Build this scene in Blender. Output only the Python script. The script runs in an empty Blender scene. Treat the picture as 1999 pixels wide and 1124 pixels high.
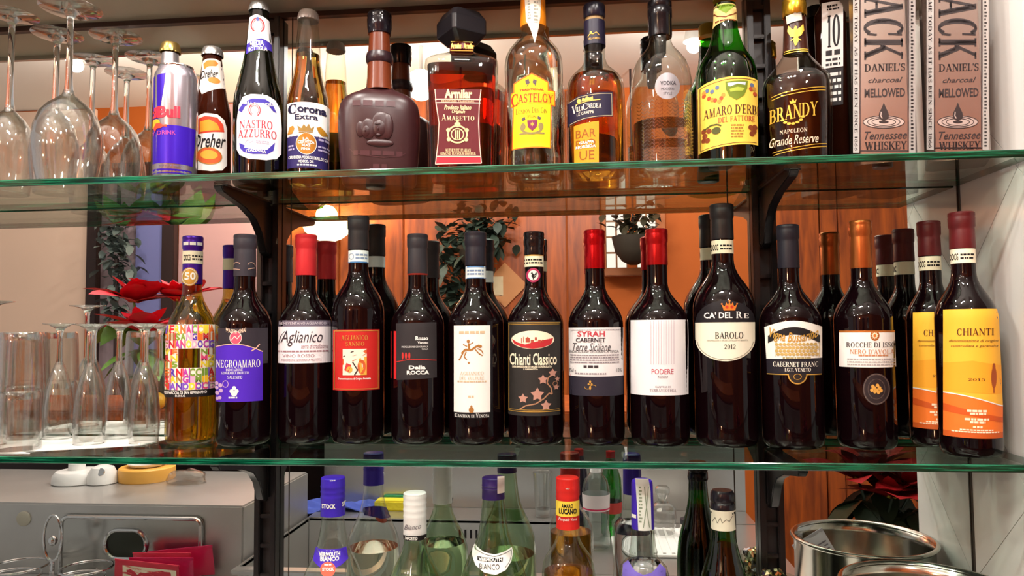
import bpy, bmesh, math, random
from mathutils import Vector, Matrix
random.seed(7)
SC = bpy.context.scene
COL = SC.collection
# ------------------------------------------------------------------ camera
W, H, F = 1999, 1124, 1430.0
D, ZC = 0.92, 1.43                       # camera distance to the shelf fronts, camera height
YAW, PITCH, ROLL = math.radians(5.478), math.radians(3.09), math.radians(-0.505)
FW = Vector((-math.sin(YAW)*math.cos(PITCH), math.cos(YAW)*math.cos(PITCH), math.sin(PITCH)))
_r = Vector((math.cos(YAW), math.sin(YAW), 0)); _u = _r.cross(FW)
RT = _r*math.cos(ROLL) + _u*math.sin(ROLL); UP = -_r*math.sin(ROLL) + _u*math.cos(ROLL)
CP = Vector((0, -D, ZC))
cam = bpy.data.objects.new('camera', bpy.data.cameras.new('camera')); COL.objects.link(cam)
cam.data.sensor_width = 36; cam.data.lens = 36*F/W; cam.data.clip_start = 0.02
cam.matrix_world = Matrix(((RT.x, UP.x, -FW.x, CP.x), (RT.y, UP.y, -FW.y, CP.y), (RT.z, UP.z, -FW.z, CP.z), (0, 0, 0, 1)))
SC.camera = cam
# ------------------------------------------------------------------ world, exposure, lamps of the room
SC.view_settings.view_transform = 'Standard'; SC.view_settings.look = 'None'
SC.view_settings.gamma = 1; SC.view_settings.use_curve_mapping = False
SC.view_settings.exposure = 0.28
wd = bpy.data.worlds.new('room_ambient'); SC.world = wd; wd.use_nodes = True
wd.node_tree.nodes['Background'].inputs[0].default_value = (1.0, 0.93, 0.88, 1)
wd.node_tree.nodes['Background'].inputs[1].default_value = 0.42
try:
    cy = SC.cycles
    cy.max_bounces = 14; cy.diffuse_bounces = 3; cy.glossy_bounces = 6; cy.transmission_bounces = 10
    cy.transparent_max_bounces = 28; cy.caustics_reflective = True; cy.caustics_refractive = False
    cy.sample_clamp_indirect = 4.0; cy.use_denoising = True; cy.blur_glossy = 0.5
except Exception:
    pass
LAMP_SPOTS = [(-0.30, -0.78), (-0.16, -0.78), (-0.02, -0.80), (-0.95, -0.62), (0.60, -0.95), (-1.6, -1.1), (-0.55, -0.22), (0.30, -0.26), (0.5, -1.9), (-1.45, -2.05), (-2.3, -1.8)]  # final pair is put in only to lighten the left wall
LAMP_Z = ZC + 1.22

# ------------------------------------------------------------------ geometry of the place
YM = 0.190                                # mirror face
SHD = 0.183                               # shelf depth
GT = 0.0093                               # glass thickness
LZ = ZC - 0.1657                          # lower shelf, top
UZ = ZC + 0.1981 + GT                     # upper shelf, top
CZ = ZC - 0.53                            # back counter, top
XR = 0.545                                # side wall
XL = -1.25

def ray(px, py): return RT*((px - W/2)/F) - UP*((py - H/2)/F) + FW
def at(px, py, Y):
    r = ray(px, py); return CP + r*((Y + D)/r.y)
def atz(px, py, z):
    r = ray(px, py); return CP + r*((z - ZC)/r.z)
def atx(px, py, x):
    r = ray(px, py); return CP + r*(x/r.x)
def atm(px, py, Yv):                      # the real point whose mirror image is seen at that pixel
    p = at(px, py, Yv); p.y = 2*YM - p.y; return p
def proj(P):
    v = P - CP; d = v.dot(FW); return W/2 + F*v.dot(RT)/d, H/2 - F*v.dot(UP)/d

# ------------------------------------------------------------------ materials
def lin(c): return tuple((x/255/12.92 if x <= 10 else ((x/255 + .055)/1.055)**2.4) for x in c)
MC = {}
def newmat(key):
    m = bpy.data.materials.new(key); m.use_nodes = True; MC[key] = m
    return m, m.node_tree.nodes, m.node_tree.links
def mat(c, rough=.45, metal=0, coat=0, bump=0, bscale=300, spec=.5, trans=0, ior=1.45, var=0, vscale=20):
    key = 'm_%s_%s' % ('_'.join(str(int(x)) for x in c), '_'.join(str(v) for v in (rough, metal, coat, bump, bscale, spec, trans, ior, var, vscale)))
    if key in MC: return MC[key]
    m, n, l = newmat(key); b = n['Principled BSDF']
    b.inputs['Base Color'].default_value = lin(c) + (1,)
    b.inputs['Roughness'].default_value = rough; b.inputs['Metallic'].default_value = metal
    b.inputs['Coat Weight'].default_value = coat; b.inputs['Coat Roughness'].default_value = .05
    b.inputs['Specular IOR Level'].default_value = spec
    b.inputs['Transmission Weight'].default_value = trans; b.inputs['IOR'].default_value = ior
    if bump or var:
        tc = n.new('ShaderNodeTexCoord'); nz = n.new('ShaderNodeTexNoise'); l.new(tc.outputs['Object'], nz.inputs['Vector'])
        if bump:
            nz.inputs['Scale'].default_value = bscale; bp = n.new('ShaderNodeBump'); bp.inputs['Strength'].default_value = bump
            bp.inputs['Distance'].default_value = .002
            l.new(nz.outputs['Fac'], bp.inputs['Height']); l.new(bp.outputs['Normal'], b.inputs['Normal'])
        if var:
            n2 = n.new('ShaderNodeTexNoise'); n2.inputs['Scale'].default_value = vscale; l.new(tc.outputs['Object'], n2.inputs['Vector'])
            n2.inputs['Detail'].default_value = 4
            hs = n.new('ShaderNodeMix'); hs.data_type = 'RGBA'; hs.blend_type = 'MULTIPLY'; hs.inputs[0].default_value = 1
            mr = n.new('ShaderNodeMapRange'); mr.inputs[1].default_value = .3; mr.inputs[2].default_value = .7
            mr.inputs[3].default_value = 1 - var; mr.inputs[4].default_value = 1 + var*.3
            hs.inputs[6].default_value = lin(c) + (1,); l.new(n2.outputs['Fac'], mr.inputs[0]); l.new(mr.outputs[0], hs.inputs[7])
            l.new(hs.outputs[2], b.inputs['Base Color'])
    return m
def paper(c): return mat(c, rough=.55, spec=.3)
def foil(c): return mat(c, rough=.32, metal=.55)
def thin(c=(250, 252, 250), lo=.05, hi=.75, p=3.0, rough=0.0, key=''):   # thin clear glass wall
    k = 'thin_%s_%s_%s_%s_%s' % ('_'.join(str(int(x)) for x in c), lo, hi, p, rough)
    if k in MC: return MC[k]
    m, n, l = newmat(k); n.remove(n['Principled BSDF']); out = n['Material Output']
    tr = n.new('ShaderNodeBsdfTransparent'); tr.inputs[0].default_value = lin(c) + (1,)
    gl = n.new('ShaderNodeBsdfAnisotropic'); gl.inputs['Roughness'].default_value = rough
    lw = n.new('ShaderNodeLayerWeight'); lw.inputs[0].default_value = .5
    pw = n.new('ShaderNodeMath'); pw.operation = 'POWER'; pw.inputs[1].default_value = p; l.new(lw.outputs['Facing'], pw.inputs[0])
    mr = n.new('ShaderNodeMapRange'); mr.inputs[3].default_value = lo; mr.inputs[4].default_value = hi; l.new(pw.outputs[0], mr.inputs[0])
    mx = n.new('ShaderNodeMixShader'); l.new(mr.outputs[0], mx.inputs[0]); l.new(tr.outputs[0], mx.inputs[1]); l.new(gl.outputs[0], mx.inputs[2])
    l.new(mx.outputs[0], out.inputs[0]); return m
def liquid(c, ior=1.33, rough=0.0): return mat(c, rough=rough, trans=1, ior=ior)
def emit(c, s):
    k = 'emit_%s_%s' % ('_'.join(str(int(x)) for x in c), s)
    if k in MC: return MC[k]
    m, n, l = newmat(k); b = n['Principled BSDF']
    b.inputs['Base Color'].default_value = (0, 0, 0, 1)
    b.inputs['Emission Color'].default_value = lin(c) + (1,); b.inputs['Emission Strength'].default_value = s
    return m
WINE = mat((12, 3, 5), rough=.03, spec=.42)
BLACKM = mat((14, 12, 14), rough=.3)
CHROME = mat((205, 205, 205), rough=.12, metal=1)
STEEL = mat((186, 182, 178), rough=.36, metal=.75, var=.12, vscale=6)

# ------------------------------------------------------------------ object helpers
def link(o, parent=None):
    COL.objects.link(o)
    if parent is not None: o.parent = parent
    return o
def tag(o, label, cat, group=None, kind=None):
    if label: o['label'] = label
    if cat: o['category'] = cat
    if group: o['group'] = group
    if kind: o['kind'] = kind
    return o
def obj(name, me, m, parent=None):
    if not isinstance(me, bpy.types.Mesh):
        d = bpy.data.meshes.new(name); me.to_mesh(d); me.free(); me = d
    if m is not None: me.materials.clear(); me.materials.append(m)
    return link(bpy.data.objects.new(name, me), parent)
def empty(name, label, cat, loc, rz=0, group=None):
    o = bpy.data.objects.new(name, None); o.location = loc; o.rotation_euler = (0, 0, rz); o.empty_display_size = .02
    COL.objects.link(o); return tag(o, label, cat, group)
def smooth(me, ang=.7):
    for p in me.polygons: p.use_smooth = True
    me.set_sharp_from_angle(angle=ang); return me
def pydata(name, v, f, sm=True, ang=.7):
    me = bpy.data.meshes.new(name); me.from_pydata(v, [], f); me.validate(); me.update()
    return smooth(me, ang) if sm else me
def superR(a, n):
    if n == 2: return 1.0
    return 1/((abs(math.cos(a))**n + abs(math.sin(a))**n)**(1/n))
def lathe(name, prof, m, parent, segs=40, n=2, ry=1.0, caps=(True, True), nf=None, ang=.7):
    v, f = [], []
    for z, r in prof:
        for i in range(segs):
            a = 2*math.pi*(i + .5)/segs; k = superR(a, nf(z) if nf else n)
            v.append((r*k*math.cos(a), r*ry*k*math.sin(a), z))
    for j in range(len(prof) - 1):
        for i in range(segs):
            k = (i + 1) % segs
            f.append((j*segs + i, j*segs + k, (j + 1)*segs + k, (j + 1)*segs + i))
    if caps[0]: f.append(tuple(reversed(range(segs))))
    if caps[1]: f.append(tuple((len(prof) - 1)*segs + i for i in range(segs)))
    return obj(name, pydata(name, v, f, True, ang), m, parent)
def box(bm, x0, x1, y0, y1, z0, z1):
    vs = [bm.verts.new((x, y, z)) for x in (x0, x1) for y in (y0, y1) for z in (z0, z1)]
    for q in ((0, 1, 3, 2), (4, 6, 7, 5), (0, 4, 5, 1), (2, 3, 7, 6), (0, 2, 6, 4), (1, 5, 7, 3)):
        bm.faces.new([vs[i] for i in q])
def boxo(name, x0, x1, y0, y1, z0, z1, m, parent=None, bev=0):
    bm = bmesh.new(); box(bm, x0, x1, y0, y1, z0, z1)
    if bev: bmesh.ops.bevel(bm, geom=bm.edges[:], offset=bev, segments=2, affect='EDGES')
    bmesh.ops.recalc_face_normals(bm, faces=bm.faces[:])
    o = obj(name, bm, m, parent); smooth(o.data, .5); return o
def prism(name, pts, axis, a0, a1, m, parent=None, bev=0):     # polygon (two coordinates) pushed along an axis
    bm = bmesh.new()
    def mk(p, a): return {'x': (a, p[0], p[1]), 'y': (p[0], a, p[1]), 'z': (p[0], p[1], a)}[axis]
    lo = [bm.verts.new(mk(p, a0)) for p in pts]; hi = [bm.verts.new(mk(p, a1)) for p in pts]
    bm.faces.new(lo); bm.faces.new(list(reversed(hi)))
    for i in range(len(pts)):
        k = (i + 1) % len(pts); bm.faces.new((lo[i], hi[i], hi[k], lo[k]))
    bmesh.ops.recalc_face_normals(bm, faces=bm.faces[:])
    if bev: bmesh.ops.bevel(bm, geom=bm.edges[:], offset=bev, segments=2, affect='EDGES')
    o = obj(name, bm, m, parent); smooth(o.data, .5); return o
def tube(name, pts, r, m, parent=None, segs=8, closed=False):
    P = [Vector(p) for p in pts]; v, f = [], []; N = len(P); nrm = None
    for i, p in enumerate(P):
        if closed: t = P[(i + 1) % N] - P[i - 1]
        else: t = P[min(i + 1, N - 1)] - P[max(i - 1, 0)]
        t.normalize()
        if nrm is None: nrm = t.orthogonal().normalized()
        nrm = (nrm - t*nrm.dot(t)).normalized(); b = t.cross(nrm)
        for k in range(segs):
            a = 2*math.pi*k/segs; v.append(tuple(p + (nrm*math.cos(a) + b*math.sin(a))*r))
    for i in range(N if closed else N - 1):
        j = (i + 1) % N
        for k in range(segs):
            q = (k + 1) % segs; f.append((i*segs + k, i*segs + q, j*segs + q, j*segs + k))
    if not closed: f.append(tuple(reversed(range(segs)))); f.append(tuple((N - 1)*segs + k for k in range(segs)))
    return obj(name, pydata(name, v, f), m, parent)

# ------------------------------------------------------------------ lettering
T, t_ = .17, .065
def _bar(x0, y0, x1, y1, w):
    dx, dy = x1 - x0, y1 - y0; L = math.hypot(dx, dy); nx, ny = -dy/L*w/2, dx/L*w/2
    return [(x0 + nx, y0 + ny), (x0 - nx, y0 - ny), (x1 - nx, y1 - ny), (x1 + nx, y1 + ny)]
def _dia(x0, y0, x1, y1, w):              # slanted stem cut level
    return [(x0 - w/2, y0), (x0 + w/2, y0), (x1 + w/2, y1), (x1 - w/2, y1)]
def _arc(cx, cy, rx, ry, a0, a1, tw=T, th=t_, n=14):
    out = []
    for i in range(n):
        a = math.radians(a0 + (a1 - a0)*i/n); b = math.radians(a0 + (a1 - a0)*(i + 1)/n)
        out.append([(cx + rx*math.cos(a), cy + ry*math.sin(a)), (cx + rx*math.cos(b), cy + ry*math.sin(b)),
                    (cx + (rx - tw)*math.cos(b), cy + (ry - th)*math.sin(b)), (cx + (rx - tw)*math.cos(a), cy + (ry - th)*math.sin(a))])
    return out
def _sf(x, y, w=.3): return [(x - w/2, y), (x + w/2, y), (x + w/2, y + .05), (x - w/2, y + .05)]
def _st(x, w=T): return [[(x - w/2, 0), (x + w/2, 0), (x + w/2, 1), (x - w/2, 1)], _sf(x, 0), _sf(x, .95)]
def _hb(x0, x1, y, w=t_): return [(x0, y - w/2), (x1, y - w/2), (x1, y + w/2), (x0, y + w/2)]
SERIF = {
 'A': (.86, [_dia(.13, 0, .43, 1, t_), _dia(.73, 0, .43, 1, T), _hb(.25, .62, .32), _sf(.13, 0, .24), _sf(.73, 0, .3)]),
 'B': (.74, _st(.16) + _arc(.36, .74, .28, .26, -90, 90) + _arc(.36, .27, .33, .27, -90, 90) + [_hb(.16, .38, .967), _hb(.16, .38, .5), _hb(.16, .38, .032)]),
 'C': (.82, _arc(.44, .5, .38, .52, 48, 312) + [[(.66, .62), (.7, .62), (.72, .98), (.68, .98)], [(.66, .08), (.7, .08), (.73, .3), (.7, .34)]]),
 'D': (.86, _st(.16) + _arc(.34, .5, .46, .5, -90, 90) + [_hb(.16, .36, .967), _hb(.16, .36, .032)]),
 'E': (.7, _st(.16) + [_hb(.16, .62, .967), _hb(.16, .5, .5), _hb(.16, .64, .032), [(.57, .72), (.62, .72), (.62, 1), (.57, 1)], [(.46, .38), (.5, .38), (.5, .62), (.46, .62)], [(.59, 0), (.64, 0), (.66, .28), (.62, .28)]]),
 'F': (.66, _st(.16) + [_hb(.16, .6, .967), _hb(.16, .48, .5), [(.55, .72), (.6, .72), (.6, 1), (.55, 1)], [(.44, .38), (.48, .38), (.48, .62), (.44, .62)]]),
 'G': (.88, _arc(.44, .5, .38, .52, 48, 312) + [[(.66, .62), (.7, .62), (.72, .98), (.68, .98)], [(.64, .04), (.8, .1), (.8, .42), (.64, .42)], _sf(.72, .4)]),
 'H': (.9, _st(.17) + _st(.73) + [_hb(.17, .73, .5)]),
 'I': (.36, _st(.18)),
 'J': (.5, [_sf(.3, .95), [(.22, .2), (.38, .2), (.38, 1), (.22, 1)]] + _arc(.2, .2, .18, .22, 180, 360, .1, .07)),
 'K': (.86, _st(.17) + [_dia(.3, .42, .7, 1, t_*1.3), _dia(.74, 0, .38, .55, T), _sf(.7, .95, .24), _sf(.72, 0, .3)]),
 'L': (.66, _st(.17) + [_hb(.17, .62, .032), [(.57, 0), (.62, 0), (.65, .3), (.6, .3)]]),
 'M': (1.04, [_dia(.16, 0, .18, 1, t_), _dia(.5, 0, .2, 1, T), _dia(.5, 0, .82, 1, t_), [(.76, 0), (.92, 0), (.92, 1), (.76, 1)], _sf(.16, 0, .24), _sf(.84, 0), _sf(.18, .95, .24), _sf(.84, .95)]),
 'N': (.9, [_dia(.16, 0, .16, 1, t_), _dia(.74, 0, .18, 1, T), _dia(.74, 0, .74, 1, t_), _sf(.16, 0, .24), _sf(.14, .95, .24), _sf(.74, .95, .24)]),
 'O': (.9, _arc(.45, .5, .4, .52, 0, 360, n=28)),
 'P': (.7, _st(.16) + _arc(.36, .72, .29, .28, -90, 90) + [_hb(.16, .38, .967), _hb(.16, .38, .47)]),
 'Q': (.9, _arc(.45, .5, .4, .52, 0, 360, n=28) + [_dia(.8, -.18, .5, .12, .14)]),
 'R': (.8, _st(.16) + _arc(.36, .73, .28, .27, -90, 90) + [_hb(.16, .38, .967), _hb(.16, .38, .49), _dia(.7, 0, .42, .5, T), _sf(.7, 0, .26)]),
 'S': (.62, _arc(.31, .74, .25, .28, 35, 250, .11) + _arc(.31, .27, .26, .29, -145, 80, .11) + [_dia(.4, .42, .22, .6, .16), [(.5, .7), (.54, .7), (.56, .98), (.52, .98)], [(.05, .02), (.09, .02), (.11, .3), (.07, .3)]]),
 'T': (.78, _st(.39) + [_hb(.05, .73, .967), [(.05, .72), (.1, .72), (.1, 1), (.05, 1)], [(.68, .72), (.73, .72), (.73, 1), (.68, 1)]]),
 'U': (.88, [[(.12, .3), (.28, .3), (.28, 1), (.12, 1)], [(.69, .3), (.75, .3), (.75, 1), (.69, 1)], _sf(.2, .95), _sf(.72, .95, .24)] + _arc(.435, .3, .315, .32, 180, 360, .13, .08)),
 'V': (.84, [_dia(.42, 0, .15, 1, T), _dia(.42, 0, .7, 1, t_), _sf(.15, .95), _sf(.7, .95, .24)]),
 'W': (1.2, [_dia(.38, 0, .14, 1, T), _dia(.38, 0, .6, 1, t_), _dia(.82, 0, .6, 1, T), _dia(.82, 0, 1.06, 1, t_), _sf(.14, .95), _sf(.58, .95), _sf(1.06, .95, .24)]),
 'X': (.84, [_dia(.68, 0, .16, 1, T), _dia(.14, 0, .7, 1, t_), _sf(.16, .95), _sf(.7, .95, .24), _sf(.68, 0), _sf(.14, 0, .24)]),
 'Y': (.82, [_dia(.41, .45, .14, 1, T), _dia(.41, .45, .7, 1, t_), [(.33, 0), (.49, 0), (.49, .48), (.33, .48)], _sf(.41, 0), _sf(.14, .95), _sf(.7, .95, .24)]),
 'Z': (.72, [_hb(.08, .64, .967), _hb(.06, .66, .032), _dia(.14, 0, .56, 1, T), [(.08, .74), (.13, .74), (.13, 1), (.08, 1)], [(.6, 0), (.66, 0), (.66, .28), (.62, .28)]]),
 '0': (.62, _arc(.31, .5, .27, .52, 0, 360, .13, n=24)), '1': (.46, _st(.25, .15) + [_dia(.1, .78, .22, .98, .08)]),
 '2': (.6, _arc(.3, .72, .25, .3, -20, 180, .13) + [_dia(.1, .06, .48, .62, .11), _hb(.06, .56, .05, .1)]),
 '5': (.6, _arc(.28, .32, .27, .34, -150, 110, .13) + [[(.14, .5), (.2, .5), (.2, 1), (.14, 1)], _hb(.14, .5, .95, .1)]),
 '6': (.62, _arc(.31, .33, .26, .35, 0, 360, .12, n=20) + [_dia(.1, .34, .42, 1, .12)]),
 '8': (.62, _arc(.31, .75, .22, .27, 0, 360, .1, n=18) + _arc(.31, .27, .27, .29, 0, 360, .12, n=18)),
 "'": (.2, [[(.08, .72), (.12, .72), (.16, 1), (.04, 1)]]), '.': (.24, [[(.06, 0), (.2, 0), (.2, .14), (.06, .14)]]), ' ': (.4, []),
}
TXC = {}
def glyphs(s, style):
    """faces (lists of 2-D points) of a line of lettering, in its own box 0..1 x 0..1, and its natural aspect"""
    k = (s, style)
    if k in TXC: return TXC[k]
    P = []
    if style.startswith('serif'):
        x = 0
        for ch in s:
            up_ = ch.upper(); sc = 1.0
            if style == 'serifb': P += [[(x + a, b) for a, b in p] for p in [[(q[0] + .05, q[1]) for q in p] for p in SERIF.get(up_, (.4, []))[1]]]
            if ch.islower(): sc = .74
            w, ps = SERIF.get(up_, (.4, []))
            for p in ps: P.append([(x + a*sc, b*sc) for a, b in p])
            x += (w + .03)*sc
    else:
        cu = bpy.data.curves.new('t', 'FONT'); cu.body = s; cu.size = 1; cu.resolution_u = 2
        cu.offset = {'sans': .0, 'bold': .025, 'heavy': .045, 'script': .0, 'scriptb': .015, 'cond': .02}.get(style, 0)
        cu.shear = .35 if style.startswith('script') else 0
        o = bpy.data.objects.new('t', cu); me = bpy.data.meshes.new_from_object(o)
        for p in me.polygons: P.append([(me.vertices[i].co.x, me.vertices[i].co.y) for i in p.vertices])
        bpy.data.objects.remove(o); bpy.data.curves.remove(cu); bpy.data.meshes.remove(me)
    xs = [p[0] for q in P for p in q] or [0, 1]; ys = [p[1] for q in P for p in q] or [0, 1]
    x0, x1, y0, y1 = min(xs), max(xs), min(ys), max(ys); w, h = max(x1 - x0, 1e-4), max(y1 - y0, 1e-4)
    TXC[k] = ([[((a - x0)/w, (b - y0)/h) for a, b in q] for q in P], w/h)
    return TXC[k]
def ell(cx, cy, rx, ry, n=28, a0=0, a1=360):
    full = abs(a1 - a0) >= 360
    return [(cx + rx*math.cos(math.radians(a0 + (a1 - a0)*i/(n if full else n - 1))), cy + ry*math.sin(math.radians(a0 + (a1 - a0)*i/(n if full else n - 1)))) for i in range(n)]
def faces_of(items):
    """items in photograph pixels -> polygons"""
    P = []
    for it in items:
        k = it[0]
        if k == 't':                       # ('t', text, x0, ytop, x1, ybottom, style, bow, tilt)
            _, s, x0, y0, x1, y1 = it[:6]; st = it[6] if len(it) > 6 else 'sans'
            bow = it[7] if len(it) > 7 else 0; tl = it[8] if len(it) > 8 else 0
            for q in glyphs(s, st)[0]:
                P.append([(x0 + (x1 - x0)*a, y1 + (y0 - y1)*b + bow*(4*(a - .5)**2 - 1)*-1 + tl*(a - .5)) for a, b in q])
        elif k == 'v':                     # vertical lettering reading downwards: ('v', text, x0, ytop, x1, ybottom, style)
            _, s, x0, y0, x1, y1 = it[:6]
            for q in glyphs(s, it[6] if len(it) > 6 else 'sans')[0]:
                P.append([(x0 + (x1 - x0)*b, y0 + (y1 - y0)*a) for a, b in q])
        elif k == 'p': P.append(list(it[1]))
        elif k == 'e': P.append(ell(*it[1:5]))
        elif k == 'r': x0, y0, x1, y1 = it[1:5]; P.append([(x0, y0), (x1, y0), (x1, y1), (x0, y1)])
        elif k == 'ring':
            cx, cy, rx, ry, w = it[1:6]; a0, a1 = (it[6], it[7]) if len(it) > 6 else (0, 360); N = 28
            for i in range(N):
                a = math.radians(a0 + (a1 - a0)*i/N); b = math.radians(a0 + (a1 - a0)*(i + 1)/N)
                P.append([(cx + rx*math.cos(a), cy + ry*math.sin(a)), (cx + rx*math.cos(b), cy + ry*math.sin(b)),
                          (cx + (rx - w)*math.cos(b), cy + (ry - w)*math.sin(b)), (cx + (rx - w)*math.cos(a), cy + (ry - w)*math.sin(a))])
        elif k == 'l':
            pts, w = it[1], it[2]
            for (xa, ya), (xb, yb) in zip(pts, pts[1:]):
                if abs(xa - xb) + abs(ya - yb) > 1e-6: P.append(_bar(xa, ya, xb, yb, w))
        elif k == 'f':                     # frame
            x0, y0, x1, y1, w = it[1:6]
            P += [[(x0, y0), (x1, y0), (x1, y0 + w), (x0, y0 + w)], [(x0, y1 - w), (x1, y1 - w), (x1, y1), (x0, y1)],
                  [(x0, y0), (x0 + w, y0), (x0 + w, y1), (x0, y1)], [(x1 - w, y0), (x1, y0), (x1, y1), (x1 - w, y1)]]
        elif k == 'lines':                 # rows of small print: ('lines', x0, y0, x1, y1, rows, seed)
            x0, y0, x1, y1, rows, sd = it[1:7]; rg = random.Random(sd); h = (y1 - y0)/(rows*2 - 1)
            for i in range(rows):
                x = x0; yy = y0 + 2*h*i
                while x < x1 - 2:
                    w = min(rg.uniform(.8, 2.6)*max(h, 1.5), x1 - x); P.append([(x, yy), (x + w, yy), (x + w, yy + h), (x, yy + h)]); x += w + max(.5, h*.45)
        elif k == 'star':
            cx, cy, r, n, q = it[1:6]
            P.append([(cx + (r if i % 2 == 0 else r*q)*math.sin(math.pi*i/n), cy - (r if i % 2 == 0 else r*q)*math.cos(math.pi*i/n)) for i in range(2*n)])
    return P
class Draws:
    def draw(s, name, m, parent, items, off=.0003, step=7, label=None):
        ts = [it for it in items if it[0] in ('t', 'v', 'lines')]
        if len(ts) and len(items) > 1:     # every line of writing is a piece of its own
            for it in ts: s.draw('printed_mark' if it[0] == 'lines' else name, m, parent, [it], off, step, label)
            items = [it for it in items if it[0] not in ('t', 'v', 'lines')]
            if not items: return None
            if name == 'lettering': name = 'printed_mark'
        P = faces_of(items); bm = bmesh.new()
        for q in P:
            vs = [bm.verts.new((a, b, 0)) for a, b in q]
            try: bm.faces.new(vs)
            except ValueError: pass
        for f in bm.faces: f.normal_update()
        xs = [v.co.x for v in bm.verts]
        if not xs: bm.free(); return None
        big = [f for f in bm.faces if max(v.co.x for v in f.verts) - min(v.co.x for v in f.verts) > step]
        if big and step:
            x = math.floor(min(xs)/step)*step + step
            while x < max(xs):
                fs = [f for f in bm.faces if f.is_valid and min(v.co.x for v in f.verts) < x - 1e-4 and max(v.co.x for v in f.verts) > x + 1e-4 and max(v.co.x for v in f.verts) - min(v.co.x for v in f.verts) > step]
                if fs:
                    g = list({e for f in fs for e in f.edges}) + list({v for f in fs for v in f.verts}) + fs
                    bmesh.ops.bisect_plane(bm, geom=g, plane_co=(x, 0, 0), plane_no=(1, 0, 0), dist=1e-6)
                x += step
        ys = [v.co.y for v in bm.verts]; y = math.floor(min(ys)/9)*9 + 9
        while y < max(ys) and max(ys) - min(ys) > 16:
            fs = [f for f in bm.faces if min(v.co.y for v in f.verts) < y - 1e-4 and max(v.co.y for v in f.verts) > y + 1e-4 and max(v.co.y for v in f.verts) - min(v.co.y for v in f.verts) > 12]
            if fs:
                g = list({e for f in fs for e in f.edges}) + list({v for f in fs for v in f.verts}) + fs
                bmesh.ops.bisect_plane(bm, geom=g, plane_co=(0, y, 0), plane_no=(0, 1, 0), dist=1e-6)
            y += 9
        for v in bm.verts: v.co = s.front(v.co.x, v.co.y, off)
        bmesh.ops.remove_doubles(bm, verts=bm.verts[:], dist=1e-7)
        for f in bm.faces: f.smooth = True
        bmesh.ops.recalc_face_normals(bm, faces=bm.faces[:])
        o = obj(name, bm, m, parent)
        if label: o['label'] = label
        return o
class Bottle(Draws):
    """a round (or squared-round) vessel; positions on its front are given as photograph pixels"""
    def __init__(s, name, label, cat, px, py, Y, zb, group=None, n=2, ry=1.0, turn=0):
        p = at(px, py, Y); s.X, s.Y, s.zb, s.n, s.ry = p.x, Y, zb, n, ry
        s.th = math.atan2(-s.X, D + Y) ; s.root = empty(name, label, cat, (s.X, Y, zb), s.th + turn, group)
        s.turn = turn
        s.M = Matrix.Translation((s.X, Y, zb)) @ Matrix.Rotation(s.th, 4, 'Z'); s.profs = []; s.zc = {}
    def P(s, x, y, z): return proj(s.M @ Vector((x, y, z)))
    def z(s, py, yl=None):                 # height above base seen at pixel row py, on the axis (or on the front)
        z = .15
        for _ in range(7):
            y0 = (-(s.rad(z)*s.ry + yl)) if yl is not None else 0
            a = s.P(0, y0, z)[1]; b = s.P(0, y0, z + .005)[1]; z += (py - a)/((b - a)/.005)
        return z
    def sc(s, z): return .02/(s.P(.01, 0, z)[0] - s.P(-.01, 0, z)[0])
    def pr(s, rows): return [(lambda z: (z, hw*s.sc(z)))(s.z(py) if py is not None else 0) for py, hw in rows]
    def rad(s, z):
        best = 0
        for pf in s.profs:
            if z < min(pf[0][0], pf[-1][0]) - .0008 or z > max(pf[0][0], pf[-1][0]) + .0008: continue
            for (za, ra), (zb, rb) in zip(pf, pf[1:]):
                if min(za, zb) - 1e-9 <= z <= max(za, zb) + 1e-9:
                    k = 0 if abs(zb - za) < 1e-9 else (z - za)/(zb - za); best = max(best, ra + (rb - ra)*k)
        if best == 0 and s.profs: best = max(r for q in s.profs for _, r in q[:1])
        return best
    def front(s, x, y, off=.0003):
        k = (round(y, 2), off)
        if k not in s.zc: z = s.z(y, off); s.zc[k] = (z, s.rad(z))
        z, r = s.zc[k]; rx = r + off; ry = r*s.ry + off
        m = 1/s.sc(z); u = (x - s.P(0, 0, z)[0])/m
        def yf(u):
            q = min(abs(u)/rx, .9999); return -ry*(1 - q**s.n)**(1/s.n)
        for _ in range(5):
            u = max(-rx*.995, min(rx*.995, u)); u += (x - s.P(u, yf(u), z)[0])/m
        u = max(-rx*.995, min(rx*.995, u))
        return (u, yf(u), z)
    def turnm(s): pass
    def body(s, name, prof, m, segs=48, keep=True, caps=(True, True), nf=None, parent=None, ang=.7, n=None, ry=None):
        if keep: s.profs.append(prof)
        return lathe(name, prof, m, parent or s.root, segs, n or s.n, ry or s.ry, caps, nf, ang)
def inset(prof, d, z0=None, z1=None):
    out = [(z, max(r - d, .0005)) for z, r in prof]
    zs = [z for z, _ in out]; z0 = z0 if z0 is not None else zs[0] + d; z1 = z1 if z1 is not None else zs[-1]
    def rr(z):
        for (a, ra), (b, rb) in zip(out, out[1:]):
            if a <= z <= b: return ra + (rb - ra)*((z - a)/(b - a) if b > a else 0)
        return out[-1][1]
    return [(z0, rr(z0)*.97)] + [(z, r) for z, r in out if z0 + .0005 < z < z1 - .0005] + [(z1, rr(z1))]
class Flat(Draws):
    """a flat face: pixel -> point of the plane through p0 with axes a, b (world), given in the root's frame"""
    def __init__(s, root, p0, nrm): s.root, s.p0, s.n = root, Vector(p0), Vector(nrm).normalized(); s.inv = (Matrix.Translation(root.location) @ Matrix.Rotation(root.rotation_euler[2], 4, 'Z')).inverted()
    def front(s, x, y, off=.0003):
        r = ray(x, y); p0 = s.p0 + s.n*off; k = (p0 - CP).dot(s.n)/r.dot(s.n)
        return s.inv @ (CP + r*k)
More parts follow.
